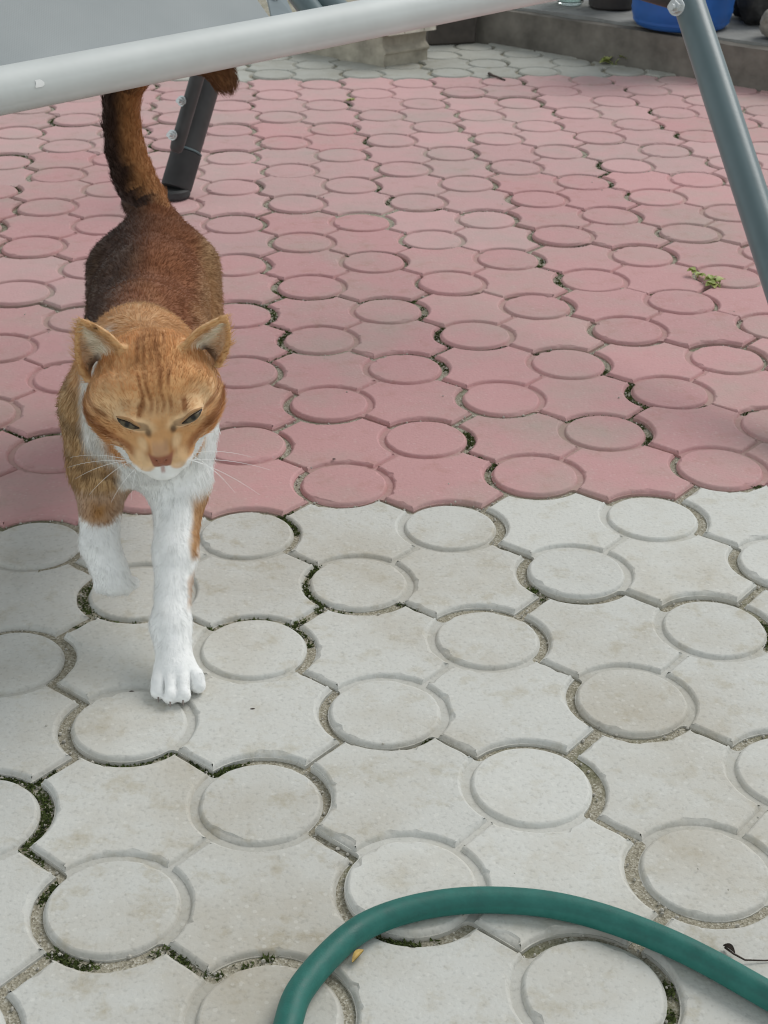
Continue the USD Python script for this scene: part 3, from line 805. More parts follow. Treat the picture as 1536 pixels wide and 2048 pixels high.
# right foreleg of the cat (picture left), lifted in mid stride
sR, eR, wR, pR = np.array([-0.222, -0.085, 0.172]), np.array([-0.2215, -0.108, 0.134]), np.array([-0.2240, -0.156, 0.080]), np.array([-0.2140, -0.166, 0.053])
cone(sR, eR, 0.033, 0.0265, 0.022)
cone(eR, wR, 0.0240, 0.0138, 0.014)
cone(wR, wR * 0.4 + pR * 0.6, 0.0142, 0.0128, 0.010)
cone(wR * 0.3 + pR * 0.7, pR, 0.0135, 0.0142, 0.010)
for q, e in ((-1.5, 0.006), (-.5, 0.0005), (.5, 0.0), (1.5, 0.005)):
    a = pR + np.array([q * 0.0065, -0.004, -0.004]); cone(a, a + np.array([q * 0.0006 + 0.005, 0.008, -0.008 + e]), 0.0066, 0.0056, 0.004)
cone(wR + [0.012, 0.004, -0.006], wR + [0.014, 0.004, -0.014], 0.0045, 0.004, 0.005)
# left foreleg (picture right), planted
sL, eL, wL, pL = np.array([-0.158, -0.100, 0.168]), np.array([-0.1560, -0.128, 0.122]), np.array([-0.1655, -0.222, 0.040]), np.array([-0.1625, -0.250, 0.016])
cone(sL, eL, 0.030, 0.0235, 0.022)
cone(eL, eL * .5 + wL * .5, 0.0230, 0.0165, 0.014)
cone(eL * .5 + wL * .5, wL, 0.0160, 0.0140, 0.012)
cone(wL, pL, 0.0148, 0.0150, 0.010)
ell(pL + [0.0, -0.002, -0.003], (0.0175, 0.018, 0.0125), k=0.008)
TOES = [(-0.0135, -0.0185, 0.0072), (-0.0040, -0.0255, 0.0080), (0.0060, -0.0245, 0.0080), (0.0175, -0.0130, 0.0072)]
for tx, ty, tr in TOES:
    a = pL + np.array([tx * 0.75, ty * 0.30, -0.002]); b = np.array([pL[0] + tx, pL[1] + ty, tr + 0.0010])
    mid = (a * 0.5 + b * 0.5) + np.array([0, 0, 0.0022])
    cone(a, mid, 0.0066, 0.0068, 0.0035); cone(mid, b, 0.0068, tr - 0.0006, 0.0035)
for tx in (-0.0090, 0.0010, 0.0118):                                          # clefts between the toes
    c0 = pL + np.array([tx, -0.023 if abs(tx) < .01 else -0.019, 0.001])
    ell(c0, (0.0009, 0.009, 0.009), k=0.003, cut=True)
cone(wL + [-0.012, 0.004, -0.002], wL + [-0.0135, 0.003, -0.010], 0.0045, 0.004, 0.005)
# tail: straight up from the rump, hooked over to the right under the bench
TAILPX = [(310, 440, .310, .027), (288, 400, .338, .0255), (266, 350, .345, .0235), (251, 300, .348, .0215), (243, 250, .348, .0200), (243, 200, .346, .0195), (262, 152, .344, .0185), (300, 122, .342, .0180), (350, 108, .340, .0175), (402, 112, .338, .0165), (438, 136, .336, .0155), (450, 160, .335, .0140)]


def at_plane_y(u, v, y):
    d = fw + rt * (u - 768) / F_PX - up * (v - 1024) / F_PX
    return EYE + d * (y - EYE[1]) / d[1]


tail = np.array([at_plane_y(u, v, y) for u, v, y, r in TAILPX]); tail_r = np.array([q[3] for q in TAILPX]) * 0.84
for a, b, ra, rb in zip(tail[:-1], tail[1:], tail_r[:-1], tail_r[1:]):
    cone(a, b, ra, rb, 0.010)
# head
ell(H(0, -0.010, 0.006), (0.0400, 0.043, 0.0365), HR, 0.016)
for s in (-1, 1):
    ell(H(s * 0.0265 - 0.001, 0.004, -0.0005), (0.0245, 0.026, 0.0215), HR, 0.014)      # cheeks
    ell(H(s * 0.0250 - 0.001, -0.004, -0.0145), (0.0160, 0.020, 0.0150), HR, 0.012)      # jowls
    cone(H(s * 0.012, 0.021, 0.0215), H(s * 0.031, 0.0145, 0.0195), 0.0125, 0.0110, 0.012)   # brow
    cone(H(s * 0.018, 0.028, -0.012), H(s * 0.027, 0.018, -0.008), 0.0105, 0.0115, 0.010)  # cheekbone under the eye
    ell(H(s * 0.0098, 0.0390, -0.0262), (0.0128, 0.0132, 0.0105), HR, 0.013)   # whisker pads
cone(H(0, 0.020, 0.012), H(0, 0.0465, -0.0135), 0.0150, 0.0082, 0.014)        # bridge of the nose
ell(H(0, 0.0385, -0.0365), (0.0125, 0.0115, 0.0085), HR, 0.006)               # chin
ell(H(0, 0.0525, -0.0165), (0.0072, 0.0055, 0.0060), HR, 0.004)               # nose tip
EYES = []
for s in (-1, 1):
    tilt = math.radians(19) * s
    ex = np.array([math.cos(tilt), 0, math.sin(tilt)]); ex = HR @ np.array([ex[0] * 0.90, -0.436 * s * 0.9, ex[2]]); ex /= np.linalg.norm(ex)
    ef = HR @ np.array([0.30 * s, 0.93, 0.16]); ef -= ex * (ef @ ex); ef /= np.linalg.norm(ef); eu = np.cross(ex, ef); eu *= np.sign(eu @ u_)
    ER = np.stack([ex, ef, eu], 1)
    c_ = H(s * 0.0178 + 0.0025, 0.0300, 0.0080)
    ell(c_ + ef * 0.0062, (0.0120, 0.0120, 0.0072), ER, 0.010)               # lid mound
    EYES.append((c_, ER, s))
for s in (-1, 1):                                                             # nostrils and mouth line
    ell(H(s * 0.0036, 0.0575, -0.0175), (0.0015, 0.003, 0.0011), HR, 0.0015, cut=True)
ell(H(0, 0.0545, -0.0275), (0.0008, 0.006, 0.0055), HR, 0.002, cut=True)
# ears: curved shells
EAR = {}
for s in (-1, 1):
    I, O, T = np.array([s * 0.0185 + 0.0025, -0.008, 0.0325]), np.array([s * 0.0500, -0.020, 0.011]), np.array([s * 0.0530 + 0.0055, -0.017, 0.0590 - 0.0045 * s])
    Bk = np.array([s * 0.0440, -0.046, 0.030])
    pts = []
    for t in np.linspace(0, 1, 60):
        for w in np.linspace(0, 1, 50):
            base = (1 - w) ** 2 * I + 2 * w * (1 - w) * Bk + w * w * O
            sh = t ** 0.92
            bulge = 0.006 * math.sin(math.pi * t)
            c = base * (1 - sh) + T * sh
            side = (w - .5) * 2
            c = c + np.array([s * 0.8, 0, -0.5]) * side * bulge * 0.9 + np.array([-s * .55, 0, 0.8]) * 0
            pts.append(HC + HR @ c)
    EAR[s] = np.array(pts)
    tree = cKDTree(EAR[s]); a, b = EAR[s].min(0) - 0.012, EAR[s].max(0) + 0.012
    sl, g = local_grid(a, b)
    q = np.stack([x.ravel() for x in g], 1)
    d = tree.query(q, distance_upper_bound=0.02)[0]; d = np.minimum(d, 0.02).reshape(g[0].shape) - 0.0024
    blend(sl, d.astype(np.float32), 0.006)


def surface_nets(F):
    s = F < 0
    nx, ny, nz = F.shape
    acc = np.zeros((nx - 1, ny - 1, nz - 1, 3), np.float32); cnt = np.zeros((nx - 1, ny - 1, nz - 1), np.float32)
    inside = np.zeros((nx - 1, ny - 1, nz - 1), np.uint8)
    for dx in (0, 1):
        for dy in (0, 1):
            for dz in (0, 1):
                inside += s[dx:nx - 1 + dx, dy:ny - 1 + dy, dz:nz - 1 + dz]
    act = np.argwhere((inside > 0) & (inside < 8))
    n = len(act)
    pos = np.zeros((n, 3)); c = np.zeros(n)
    corners = np.array([(a, b, d) for a in (0, 1) for b in (0, 1) for d in (0, 1)])
    for i in range(8):
        for j in range(i + 1, 8):
            df = corners[j] - corners[i]
            if np.abs(df).sum() != 1:
                continue
            va = F[tuple((act + corners[i]).T)]; vb = F[tuple((act + corners[j]).T)]
            x = (va < 0) != (vb < 0)
            t = np.where(x, va / np.where(x, va - vb, 1), 0)
            pos += np.where(x[:, None], corners[i] + df * t[:, None], 0); c += x
    pos = act + pos / c[:, None]
    index = -np.ones((nx - 1, ny - 1, nz - 1), np.int64); index[tuple(act.T)] = np.arange(n)
    quads = []
    for axis in range(3):
        d = np.zeros(3, int); d[axis] = 1
        u, v = [(1, 2), (2, 0), (0, 1)][axis]
        A_ = s[: nx - d[0], : ny - d[1], : nz - d[2]]; B_ = s[d[0]:, d[1]:, d[2]:]
        e = np.argwhere(A_ != B_)
        e = e[(e[:, u] > 0) & (e[:, v] > 0)]
        eu = np.zeros(3, int); eu[u] = 1; ev = np.zeros(3, int); ev[v] = 1
        q = np.stack([index[tuple((e - eu - ev).T)], index[tuple((e - ev).T)], index[tuple(e.T)], index[tuple((e - eu).T)]], 1)
        flip = ~A_[tuple(e.T)]
        q[flip] = q[flip][:, ::-1]
        quads.append(q)
    q = np.vstack(quads); q = q[(q >= 0).all(1)]
    return pos, q


bv, bq = surface_nets(FIELD)
bv = lo + bv * VOX
body = trimesh.Trimesh(bv, np.vstack([bq[:, [0, 1, 2]], bq[:, [0, 2, 3]]]), process=False)
parts_ = body.split(only_watertight=False)
body = max(parts_, key=lambda m_: len(m_.faces))
trimesh.smoothing.filter_taubin(body, lamb=0.5, nu=0.52, iterations=4)
fc_ = (body.triangles_center - HC) @ HR                       # finer faces on the face
body = body.subdivide(face_index=np.nonzero((fc_[:, 1] > 0.004) & (np.abs(fc_[:, 2]) < 0.06) & (np.abs(fc_[:, 0]) < 0.06) & (body.triangles_center[:, 1] < -0.2))[0])
BVX, BN = np.array(body.vertices), np.array(body.vertex_normals)


def sm(x, a, b):
    t = np.clip((x - a) / (b - a), 0, 1)
    return t * t * (3 - 2 * t)


def lerp(c, d, w):
    return c + (np.asarray(d) - c) * w[:, None]


tail_tree = cKDTree(tail)


def fur_color(P, N):
    """Fur colours: ginger tabby with white, darkest along the left of back and tail."""
    n1 = meshkit.fbm(P * 45, 4, 1); n2 = meshkit.fbm(P * 130, 3, 2); n3 = meshkit.fbm(P * 18, 3, 4)
    Lc = (P - HC) @ HR
    x, f, u = Lc.T
    ginger = np.array([0.62, 0.335, 0.145]); pale = np.array([0.74, 0.52, 0.30]); dark = np.array([0.27, 0.105, 0.036]); white = np.array([0.86, 0.865, 0.85])
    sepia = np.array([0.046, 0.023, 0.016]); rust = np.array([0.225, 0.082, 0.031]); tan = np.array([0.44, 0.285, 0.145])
    # --- body
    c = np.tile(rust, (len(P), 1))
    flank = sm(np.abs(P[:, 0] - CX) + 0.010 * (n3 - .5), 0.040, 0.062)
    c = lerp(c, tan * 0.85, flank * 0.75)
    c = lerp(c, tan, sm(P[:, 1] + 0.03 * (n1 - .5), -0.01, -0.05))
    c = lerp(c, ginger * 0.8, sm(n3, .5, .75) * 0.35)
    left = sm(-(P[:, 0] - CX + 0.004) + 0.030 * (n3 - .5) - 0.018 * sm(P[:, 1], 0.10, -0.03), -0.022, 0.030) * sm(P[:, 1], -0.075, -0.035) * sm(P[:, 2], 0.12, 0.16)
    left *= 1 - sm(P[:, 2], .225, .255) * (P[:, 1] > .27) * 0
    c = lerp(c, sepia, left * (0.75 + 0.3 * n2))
    # tail
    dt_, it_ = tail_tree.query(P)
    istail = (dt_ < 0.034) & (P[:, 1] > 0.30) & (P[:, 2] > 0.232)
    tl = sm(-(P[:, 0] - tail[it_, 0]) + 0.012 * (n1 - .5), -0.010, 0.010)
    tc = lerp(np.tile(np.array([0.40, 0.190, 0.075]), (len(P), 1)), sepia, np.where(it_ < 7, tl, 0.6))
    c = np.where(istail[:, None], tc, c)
    # neck behind the head and shoulders: ginger
    neck = sm(P[:, 1] + 0.050 * (n3 - .5) + 0.02 * (n2 - .5), -0.020, -0.090) * sm(P[:, 2], 0.175, 0.20)
    c = lerp(c, np.array([0.55, 0.315, 0.150]), neck)
    # forequarters
    fore = sm(P[:, 1], -0.03, -0.07) * sm(P[:, 2], 0.215, 0.19)
    bars = sm(np.sin(P[:, 2] * 230 + 5 * n3 + P[:, 0] * 40), 0.2, 0.9)
    c = lerp(c, lerp(np.tile(tan * 1.05, (len(P), 1)), np.array([0.23, 0.145, 0.075]), bars * 0.7), fore)
    chest = sm(P[:, 0] + 0.012 * (n1 - .5), -0.210, -0.200) * sm(P[:, 1], -0.095, -0.118) * sm(P[:, 2], 0.235, 0.215)
    chest = np.maximum(chest, sm(P[:, 0] + 0.012 * (n1 - .5), -0.190, -0.180) * sm(P[:, 1], -0.062, -0.085) * sm(P[:, 2], 0.225, 0.205))
    c = lerp(c, white, chest)
    belly = sm(P[:, 2], 0.125, 0.10) * (np.abs(P[:, 0] - CX) < 0.03)
    c = lerp(c, white, belly * (P[:, 1] > -.05))
    legL = (P[:, 0] > -0.194) & (P[:, 1] < -0.085) & (P[:, 2] < 0.165)
    c = lerp(c, white, legL * 1.0)
    patch = sm(P[:, 0] + 0.012 * (n3 - .5) + 0.010 * (n1 - .5), -0.152, -0.146) * sm(N[:, 0], -0.2, 0.2) * sm(P[:, 2] + 0.03 * (n1 - .5), 0.074, 0.088) * legL * sm(P[:, 2], 0.128, 0.112)
    patch = np.maximum(patch, sm(N[:, 0] + 0.5 * (n1 - .5), 0.72, 0.9) * legL * sm(P[:, 2], 0.05, 0.056) * sm(P[:, 2], 0.075, 0.068) * 0.6)
    c = lerp(c, np.array([0.47, 0.27, 0.125]), patch)
    legR = (P[:, 0] < -0.194) & (P[:, 1] < -0.08) & (P[:, 2] < 0.135)
    band = sm(P[:, 2] + 0.012 * (n1 - .5), 0.098, 0.104)
    c = lerp(c, lerp(np.tile(white, (len(P), 1)), np.array([0.38, 0.205, 0.088]) , band * (0.55 + 0.6 * n1)), legR * sm(P[:, 2] + 0.008 * (n1 - .5), 0.126, 0.118))
    hind = (P[:, 1] > 0.10) & (P[:, 2] < 0.045)
    c = lerp(c, white, hind * 1.0)
    # strip of white ruff beside the left cheek
    ruff = sm(P[:, 0], -0.236, -0.228) * sm(P[:, 0], -0.196, -0.205) * sm(P[:, 1], -0.10, -0.125) * sm(P[:, 2], 0.15, 0.165)
    c = lerp(c, white * 0.92, ruff * 0.85)
    # --- head
    head = sm(f, -0.052, -0.030) * (P[:, 2] > 0.17) * (P[:, 1] < -0.13)
    hc = lerp(np.tile(ginger, (len(P), 1)), pale, sm(n1, .40, .72) * 0.45)
    hc = lerp(hc, pale, sm(u, 0.0, 0.012) * sm(np.abs(x), 0.016, 0.026) * sm(u, 0.030, 0.014) * 0.6)      # over the eyes
    wav = x + 0.0035 * (meshkit.fbm(P * 60, 2, 9) - .5) * 2
    lines = np.zeros(len(P))
    for cx_, w_ in ((-0.0098, 0.0015), (-0.0045, 0.0017), (0.0006, 0.0014), (0.0058, 0.0018), (0.0118, 0.0016)):
        lines = np.maximum(lines, sm(np.abs(wav - cx_ * (1 - 6 * np.clip(u - 0.03, 0, .02))), w_ * 1.7, w_ * 0.2))
    hc = lerp(hc, dark, lines * sm(u, 0.009, 0.020) * sm(u, 0.060, 0.036) * (f > -0.02) * sm(meshkit.fbm(Lc * np.array([150, 60, 75]), 2, 13), 0.05, 0.55) * 0.80)
    for q_, w_ in ((-0.0118, 0.0022), (0.0205, 0.0021)):                     # short marks over the eyes
        hc = lerp(hc, dark, sm(np.abs(wav - q_), w_, w_ * 0.4) * sm(u, 0.011, 0.015) * sm(u, 0.024, 0.019) * (f > 0) * 0.85)
    hc = lerp(hc, dark, sm(np.abs(x), 0.010, 0.003) * sm(u, 0.030, 0.042) * sm(n2, .42, .62) * 0.35)
    # cheek stripes and eye surrounds
    for s in (-1, 1):
        xs = x * s
        s1 = sm(np.abs(u - (0.010 - 0.30 * (0.044 - xs))), 0.0036, 0.0012) * sm(xs, 0.033, 0.037)
        s2 = sm(np.abs(u + 0.0112 - 0.58 * (xs - 0.029) - 0.007 * (n1 - .5)), 0.0072, 0.002) * sm(xs, 0.016, 0.023)
        hc = lerp(hc, dark * 1.15, np.maximum(s1 * 0.65, s2 * 0.85) * (f > -0.015))
        hc = lerp(hc, dark * 1.1, sm(np.hypot(xs - 0.0095, (u + 0.013) * 0.45), 0.0045, 0.0015) * (f > 0.03) * 0.65)      # beside the bridge
        xe = xs - 0.0178 - 0.0025 * s
        de = np.hypot(xe, (u - 0.0080 - 0.30 * xe) * 2.2)
        hc = lerp(hc, pale * 1.12, sm(de, 0.0175, 0.010) * sm(f, 0.01, 0.02) * 0.7)
        hc = lerp(hc, np.array([0.10, 0.06, 0.04]), sm(de, 0.0100, 0.0080) * sm(f, 0.01, 0.02) * 0.55)
        hc = lerp(hc, np.array([0.035, 0.022, 0.017]), sm(np.hypot(xs - 0.0092 - 0.0020 * s, (u - 0.001) * 0.7), 0.0036, 0.0010) * (f > 0.02) * 0.75)
    for s in (-1, 1):
        xs = x * s
        hc = lerp(hc, pale * 1.1, sm(np.hypot((xs - 0.0125) * 1.2, (u + 0.0085) * 0.9), 0.0065, 0.002) * (f > 0.02) * 0.75)
        hc = lerp(hc, pale * 1.05, sm(np.hypot(xs - 0.013, u + 0.021), 0.0095, 0.004) * (f > 0.03) * 0.55)
    streak = meshkit.fbm(Lc * np.array([260, 90, 110]), 3, 17)
    hc = hc * (0.80 + 0.40 * streak)[:, None]
    # white muzzle, chin, throat
    mz = sm(u + 0.004 * (n1 - .5) + 0.10 * np.abs(x), -0.0205, -0.0245) * sm(f, 0.010, 0.018)
    mz = np.maximum(mz, sm(u, -0.024, -0.031) * sm(f, -0.02, -0.005))
    mz = mz * (1 - 0.85 * sm(np.hypot(np.abs(x) - 0.0120, u + 0.0225), 0.0080, 0.005) * (f > 0.032))
    hc = lerp(hc, white, mz)
    hc = lerp(hc, np.array([0.50, 0.30, 0.19]), sm(np.abs(x), 0.0075, 0.0045) * sm(u, -0.002, -0.008) * sm(u, -0.019, -0.014) * (f > 0.03) * 0.6)
    nose = sm(np.abs(x) - 0.25 * (u + 0.0225), 0.0074, 0.0058) * sm(u, -0.0245, -0.0225) * sm(u, -0.0115, -0.0145) * (f > 0.044)
    hc = lerp(hc, np.array([0.30, 0.115, 0.066]), nose)
    hc = lerp(hc, np.array([0.40, 0.20, 0.17]), sm(np.abs(x), 0.0022, 0.0008) * sm(u, -0.022, -0.024) * sm(u, -0.034, -0.030) * (f > 0.04) * 0.7)
    for s in (-1, 1):                                    # ear insides
        dd, ii_ = cKDTree(EAR[s]).query(P, distance_upper_bound=0.006)
        on = np.isfinite(dd) & (u > 0.012)
        front = sm(N @ f_ + 0.25 * (N @ x_) * s, 0.05, 0.35)
        inner = on * front
        w_ = (np.where(np.isfinite(dd), ii_, 0) % 50) / 49.0
        t_ = (np.where(np.isfinite(dd), ii_, 0) // 50) / 59.0
        ec = lerp(np.tile(np.array([0.72, 0.54, 0.37]), (len(P), 1)), np.array([0.82, 0.76, 0.64]), sm(np.abs(w_ - .40), 0.28, 0.1))
        ec = lerp(ec, np.array([0.12, 0.07, 0.045]), sm(t_, 0.14, 0.02) * sm(w_, 0.30, 0.6) * 0.85)
        ec = lerp(ec, np.array([0.62, 0.38, 0.18]), np.maximum(sm(w_, 0.10, 0.03), sm(w_, 0.93, 0.98)))
        hc = lerp(hc, ec, inner)
        hc = lerp(hc, pale * 1.05, on * (1 - front) * sm(t_, 0.25, 0.6) * 0.6)
    c = lerp(c, hc, head)
    return np.clip(c * (0.90 + 0.20 * n2[:, None]), 0.004, 0.90)


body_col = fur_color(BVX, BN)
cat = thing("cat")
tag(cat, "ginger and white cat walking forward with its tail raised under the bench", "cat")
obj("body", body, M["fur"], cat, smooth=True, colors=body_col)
def seat(c_, ER, a, b):
    """Height of the face over the eye plane at (a, b)."""
    loc = (BVX - c_) @ ER
    near = (np.hypot(loc[:, 0], loc[:, 2]) < 0.018) & (loc[:, 1] > -0.012)
    loc = loc[near]
    d_, k_ = cKDTree(loc[:, [0, 2]]).query(np.column_stack([a, b]), k=24)
    w = np.exp(-(d_ / 0.0030) ** 2) + 1e-9
    return (loc[k_, 1] * w).sum(1) / w.sum(1)


for c_, ER, s in EYES:
    e = trimesh.creation.icosphere(5, 1.0)
    q = np.array(e.vertices); r_ = np.hypot(q[:, 0], q[:, 2])
    almond = (1 - 0.60 * np.abs(q[:, 0]) ** 1.7)
    ea = q[:, 0] * 0.0094; eb = q[:, 2] * almond * np.where(q[:, 2] > 0, 0.0022, 0.0036) - 0.0010 * q[:, 0] ** 2
    el = seat(c_, ER, ea, eb) + q[:, 1] * 0.0017 + 0.0006 - 0.0002 * q[:, 0] * s
    col = np.tile(np.array([0.100, 0.080, 0.050]), (len(q), 1)) * (0.75 + 0.5 * meshkit.fbm(q * 9, 3, 3))[:, None]
    iris = np.hypot(ea + 0.0006 * s, eb - 0.0010)
    col = lerp(col, [0.030, 0.025, 0.017], sm(iris, 0.0050, 0.0060))
    col = lerp(col, [0.014, 0.013, 0.010], sm(np.hypot(ea + 0.0006 * s, 0.7 * (eb - 0.0006)), 0.0026, 0.0010))
    col = lerp(col, [0.020, 0.014, 0.011], sm(eb, 0.0010, 0.0026))
    col = lerp(col, [0.030, 0.020, 0.015], sm(r_, 0.80, 0.93))
    e.vertices = c_ + np.column_stack([ea, el, eb]) @ ER.T
    eye_ = obj("eye", e, M["eye"], cat, smooth=True, colors=col)
    xs_ = np.linspace(-1.05, 1.05, 17)
    la = xs_ * 0.0094; lb = 0.0028 * (1 - 0.60 * np.abs(xs_) ** 1.7) * np.sqrt(np.maximum(0, 1 - (xs_ / 1.08) ** 2)) + 0.0008 - 0.0010 * xs_ ** 2
    lid = c_ + np.column_stack([la, seat(c_, ER, la, lb) + 0.0009, lb]) @ ER.T
    lm = tube(lid, 0.0011 * np.sqrt(np.maximum(0.12, 1 - (xs_ / 1.12) ** 2)), 8)
    obj("eyelid", lm, M["fur"], eye_, smooth=True, colors=np.tile([0.40, 0.225, 0.105], (len(lm.vertices), 1)))
# claws that show on the planted paw
for tx, ty, tr in TOES[:3]:
    b = np.array([pL[0] + tx, pL[1] + ty - tr + 0.0005, 0.0065])
    obj("claw", tube([b + [0, 0.002, 0.001], b + [0, -0.0012, 0.0], b + [0, -0.0026, -0.0022]], [0.0008, 0.0006, 0.0003], 6), M["claw"], cat, smooth=True)

# fur
hr = np.random.default_rng(3)


def strands(P, N, D, length, lift, col, width, bend, name, mat_):
    n = len(P)
    T = D - N * (D * N).sum(1, keepdims=True); T /= np.linalg.norm(T, axis=1, keepdims=True) + 1e-9
    J = hr.normal(0, 0.13, (n, 3)) + 0.40 * np.stack([meshkit.fbm(P * 110, 2, 31 + q) - .5 for q in range(3)], 1)
    d0 = N * lift[:, None] + T * (1 - lift)[:, None] + J * 0.6; d0 /= np.linalg.norm(d0, axis=1, keepdims=True)
    d1 = N * (lift * 0.35)[:, None] + T + J; d1 /= np.linalg.norm(d1, axis=1, keepdims=True)
    p0 = P - N * 0.0006; p1 = p0 + d0 * (length * .5)[:, None]; p2 = p1 + d1 * (length * .5)[:, None] - np.array([0, 0, 1]) * (bend * length)[:, None]
    pts_ = np.stack([p0, p1, p2], 1).reshape(-1, 3)
    wd = np.repeat(width[:, None], 3, 1) * np.array([1.0, 0.75, 0.12])
    cv = UsdGeom.BasisCurves.Define(stage, free(f"{cat.GetPath()}/{name}"))
    cv.CreateTypeAttr("linear"); cv.CreateWrapAttr("nonperiodic")
    cv.CreateCurveVertexCountsAttr(Vt.IntArray.FromNumpy(np.full(n, 3, np.int32)))
    cv.CreatePointsAttr(Vt.Vec3fArray.FromNumpy(pts_.astype(np.float32)))
    cv.CreateWidthsAttr(Vt.FloatArray.FromNumpy(wd.reshape(-1).astype(np.float32))); cv.SetWidthsInterpolation("vertex")
    if col is not None:
        UsdGeom.PrimvarsAPI(cv).CreatePrimvar("fur_color", Sdf.ValueTypeNames.Color3fArray, "uniform").Set(Vt.Vec3fArray.FromNumpy(col.astype(np.float32)))
    UsdShade.MaterialBindingAPI.Apply(cv.GetPrim()).Bind(mat_)


tri = BVX[body.faces]
area = np.linalg.norm(np.cross(tri[:, 1] - tri[:, 0], tri[:, 2] - tri[:, 0]), axis=1)
cen = tri.mean(1)
wgt = area * np.where(cen[:, 1] < -0.12, 1.7, 1.0) * np.where(cen[:, 2] < 0.05, 0.8, 1.0)
NH = 120000
fi = hr.choice(len(area), NH, p=wgt / wgt.sum())
b1_, b2_ = hr.random(NH), hr.random(NH); fl_ = b1_ + b2_ > 1; b1_[fl_], b2_[fl_] = 1 - b1_[fl_], 1 - b2_[fl_]
tr_ = tri[fi]; HP = tr_[:, 0] + (tr_[:, 1] - tr_[:, 0]) * b1_[:, None] + (tr_[:, 2] - tr_[:, 0]) * b2_[:, None]
HN = body.face_normals[fi]
Lc = (HP - HC) @ HR
ishead = (Lc[:, 1] > -0.045) & (HP[:, 2] > 0.185) & (HP[:, 1] < -0.13)
dt_, it_ = tail_tree.query(HP)
istail = (dt_ < 0.034) & (HP[:, 1] > 0.30) & (HP[:, 2] > 0.232)
isleg = (HP[:, 2] < 0.125) & ~ishead
D = np.tile(np.array([0.0, 0.85, -0.45]), (NH, 1))
chest_ = (HP[:, 1] < -0.10) & ~ishead & ~isleg
D[chest_] = [0.0, 0.25, -1.0]
D[isleg] = [0, 0.15, -1.0]
td_ = np.gradient(tail, axis=0)
D[istail] = td_[it_[istail]]
radial = Lc - np.array([0, 0.052, -0.016]); radial[:, 1] *= 0.6
D[ishead] = (radial @ HR.T)[ishead]
D /= np.linalg.norm(D, axis=1, keepdims=True)
length = np.full(NH, 0.0095)
length[chest_] = 0.0100
length[istail] = 0.0100
length[isleg] = 0.0055
length[(HP[:, 2] < 0.03)] = 0.0032
fd = np.linalg.norm(Lc - np.array([0, 0.050, -0.015]), axis=1)
length[ishead] = np.clip(0.0016 + 0.085 * (fd[ishead] - 0.012), 0.0014, 0.0075)
cheek = ishead & (np.abs(Lc[:, 0]) > 0.034) & (Lc[:, 2] < 0.008)
length[cheek] = 0.0085
for c_, ER, s in EYES:
    near = np.linalg.norm(HP - c_, axis=1) < 0.0155
    length[near] = np.clip(length[near], 0.0030, 0.0042)
    inside = (np.abs((HP - c_) @ ER[:, 2]) < 0.0044) & (np.abs((HP - c_) @ ER[:, 0]) < 0.0112) & ((HP - c_) @ ER[:, 1] > 0)
    length[inside] = 0.0
    xe_ = Lc[:, 0] * s - 0.0178 - 0.0025 * s
    length[(np.hypot(xe_, (Lc[:, 2] - 0.0078 - 0.30 * xe_) * 2.5) < 0.0106) & (Lc[:, 1] > 0.01)] = 0.0
for s in (-1, 1):
    dd, _ = cKDTree(EAR[s]).query(HP); on = (dd < 0.006) & (Lc[:, 2] > 0.014)
    length[on] = 0.0040
    fr_ = on & (HN @ f_ > 0.15)
    length[fr_] = 0.0075
    D[fr_] = HR @ np.array([s * 0.8, 0.1, 0.5])
nose_ = (np.hypot(Lc[:, 0], Lc[:, 2] + 0.018) < 0.0078) & (Lc[:, 1] > 0.046)
length[nose_] = 0
keepm = length > 0.0005
length *= hr.uniform(0.65, 1.2, NH) * (0.75 + 0.5 * meshkit.fbm(HP * 150, 2, 41))
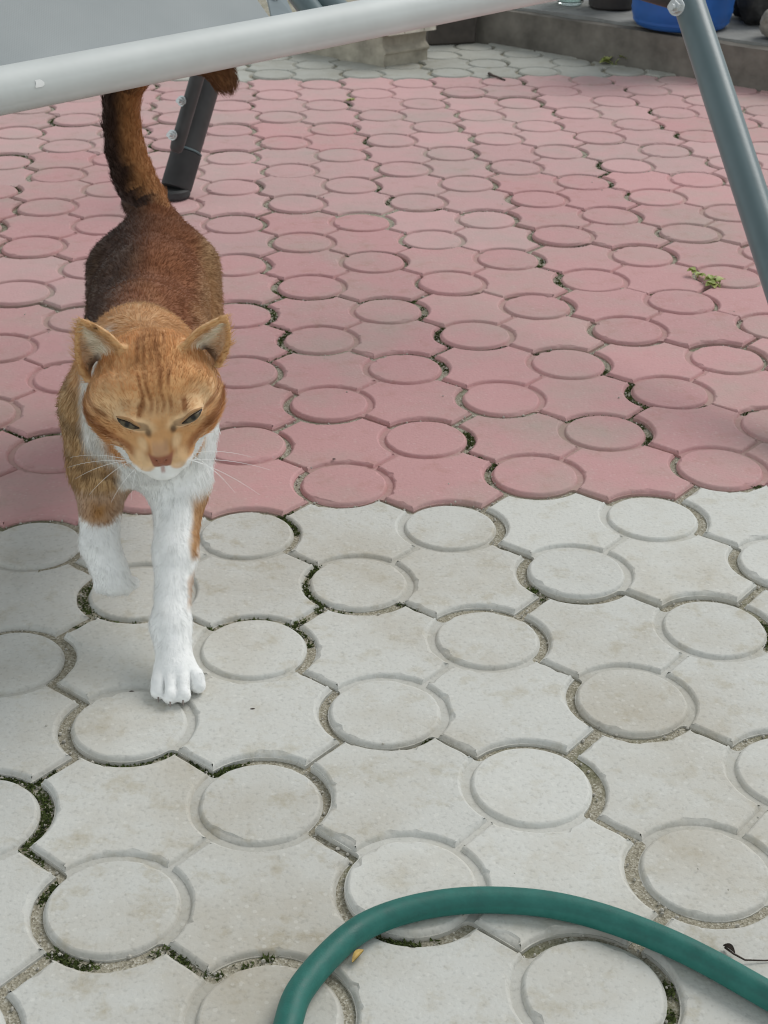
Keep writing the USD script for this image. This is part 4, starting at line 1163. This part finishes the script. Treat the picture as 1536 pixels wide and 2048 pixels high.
HCOL = fur_color(HP, HN) * (hr.uniform(0.84, 1.2, NH) * (0.82 + 0.36 * meshkit.fbm(HP * np.array([190, 70, 70]), 2, 51)))[:, None]
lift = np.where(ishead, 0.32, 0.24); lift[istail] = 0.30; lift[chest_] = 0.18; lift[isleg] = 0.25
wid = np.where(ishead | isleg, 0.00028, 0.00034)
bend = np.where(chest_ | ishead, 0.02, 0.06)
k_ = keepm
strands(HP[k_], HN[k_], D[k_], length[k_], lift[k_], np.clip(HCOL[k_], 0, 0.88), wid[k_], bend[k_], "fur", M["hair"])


def whisker(a, b, sag):
    a, b = np.asarray(a, float), np.asarray(b, float); t = np.linspace(0, 1, 12)
    p = a + (b - a) * t[:, None]; p[:, 2] += sag * 2.5 * t * (1 - t)
    cv = UsdGeom.BasisCurves.Define(stage, free(f"{cat.GetPath()}/whisker"))
    cv.CreateTypeAttr("linear"); cv.CreateWrapAttr("nonperiodic"); cv.CreateCurveVertexCountsAttr([12])
    cv.CreatePointsAttr(Vt.Vec3fArray.FromNumpy(p.astype(np.float32)))
    cv.CreateWidthsAttr(Vt.FloatArray.FromNumpy(np.linspace(0.00045, 0.00010, 12).astype(np.float32))); cv.SetWidthsInterpolation("vertex")
    UsdShade.MaterialBindingAPI.Apply(cv.GetPrim()).Bind(M["whisker"])


# whisker tips where the photograph shows them, brought to the depth of the muzzle
MD = (H(0, 0.045, -0.024) - EYE) @ fw
for s, tips in ((-1, [(135, 935), (150, 958), (178, 990), (222, 1005), (262, 1000), (140, 915)]), (1, [(520, 990), (505, 915), (470, 985), (540, 940), (450, 960)])):
    for k, (u, v) in enumerate(tips):
        root = H(s * (0.016 + 0.002 * (k % 3)), 0.046 - 0.004 * (k % 3), -0.0245 - 0.0022 * (k // 2))
        whisker(root, pt(u, v, MD + 0.012), 0.006)
for s, tips in ((-1, [(190, 790), (215, 775)]), (1, [(430, 770), (445, 790)])):
    for k, (u, v) in enumerate(tips):
        whisker(H(s * (0.020 + 0.004 * k), 0.031, 0.016), pt(u, v, MD + 0.035), -0.004)
#CAT_END
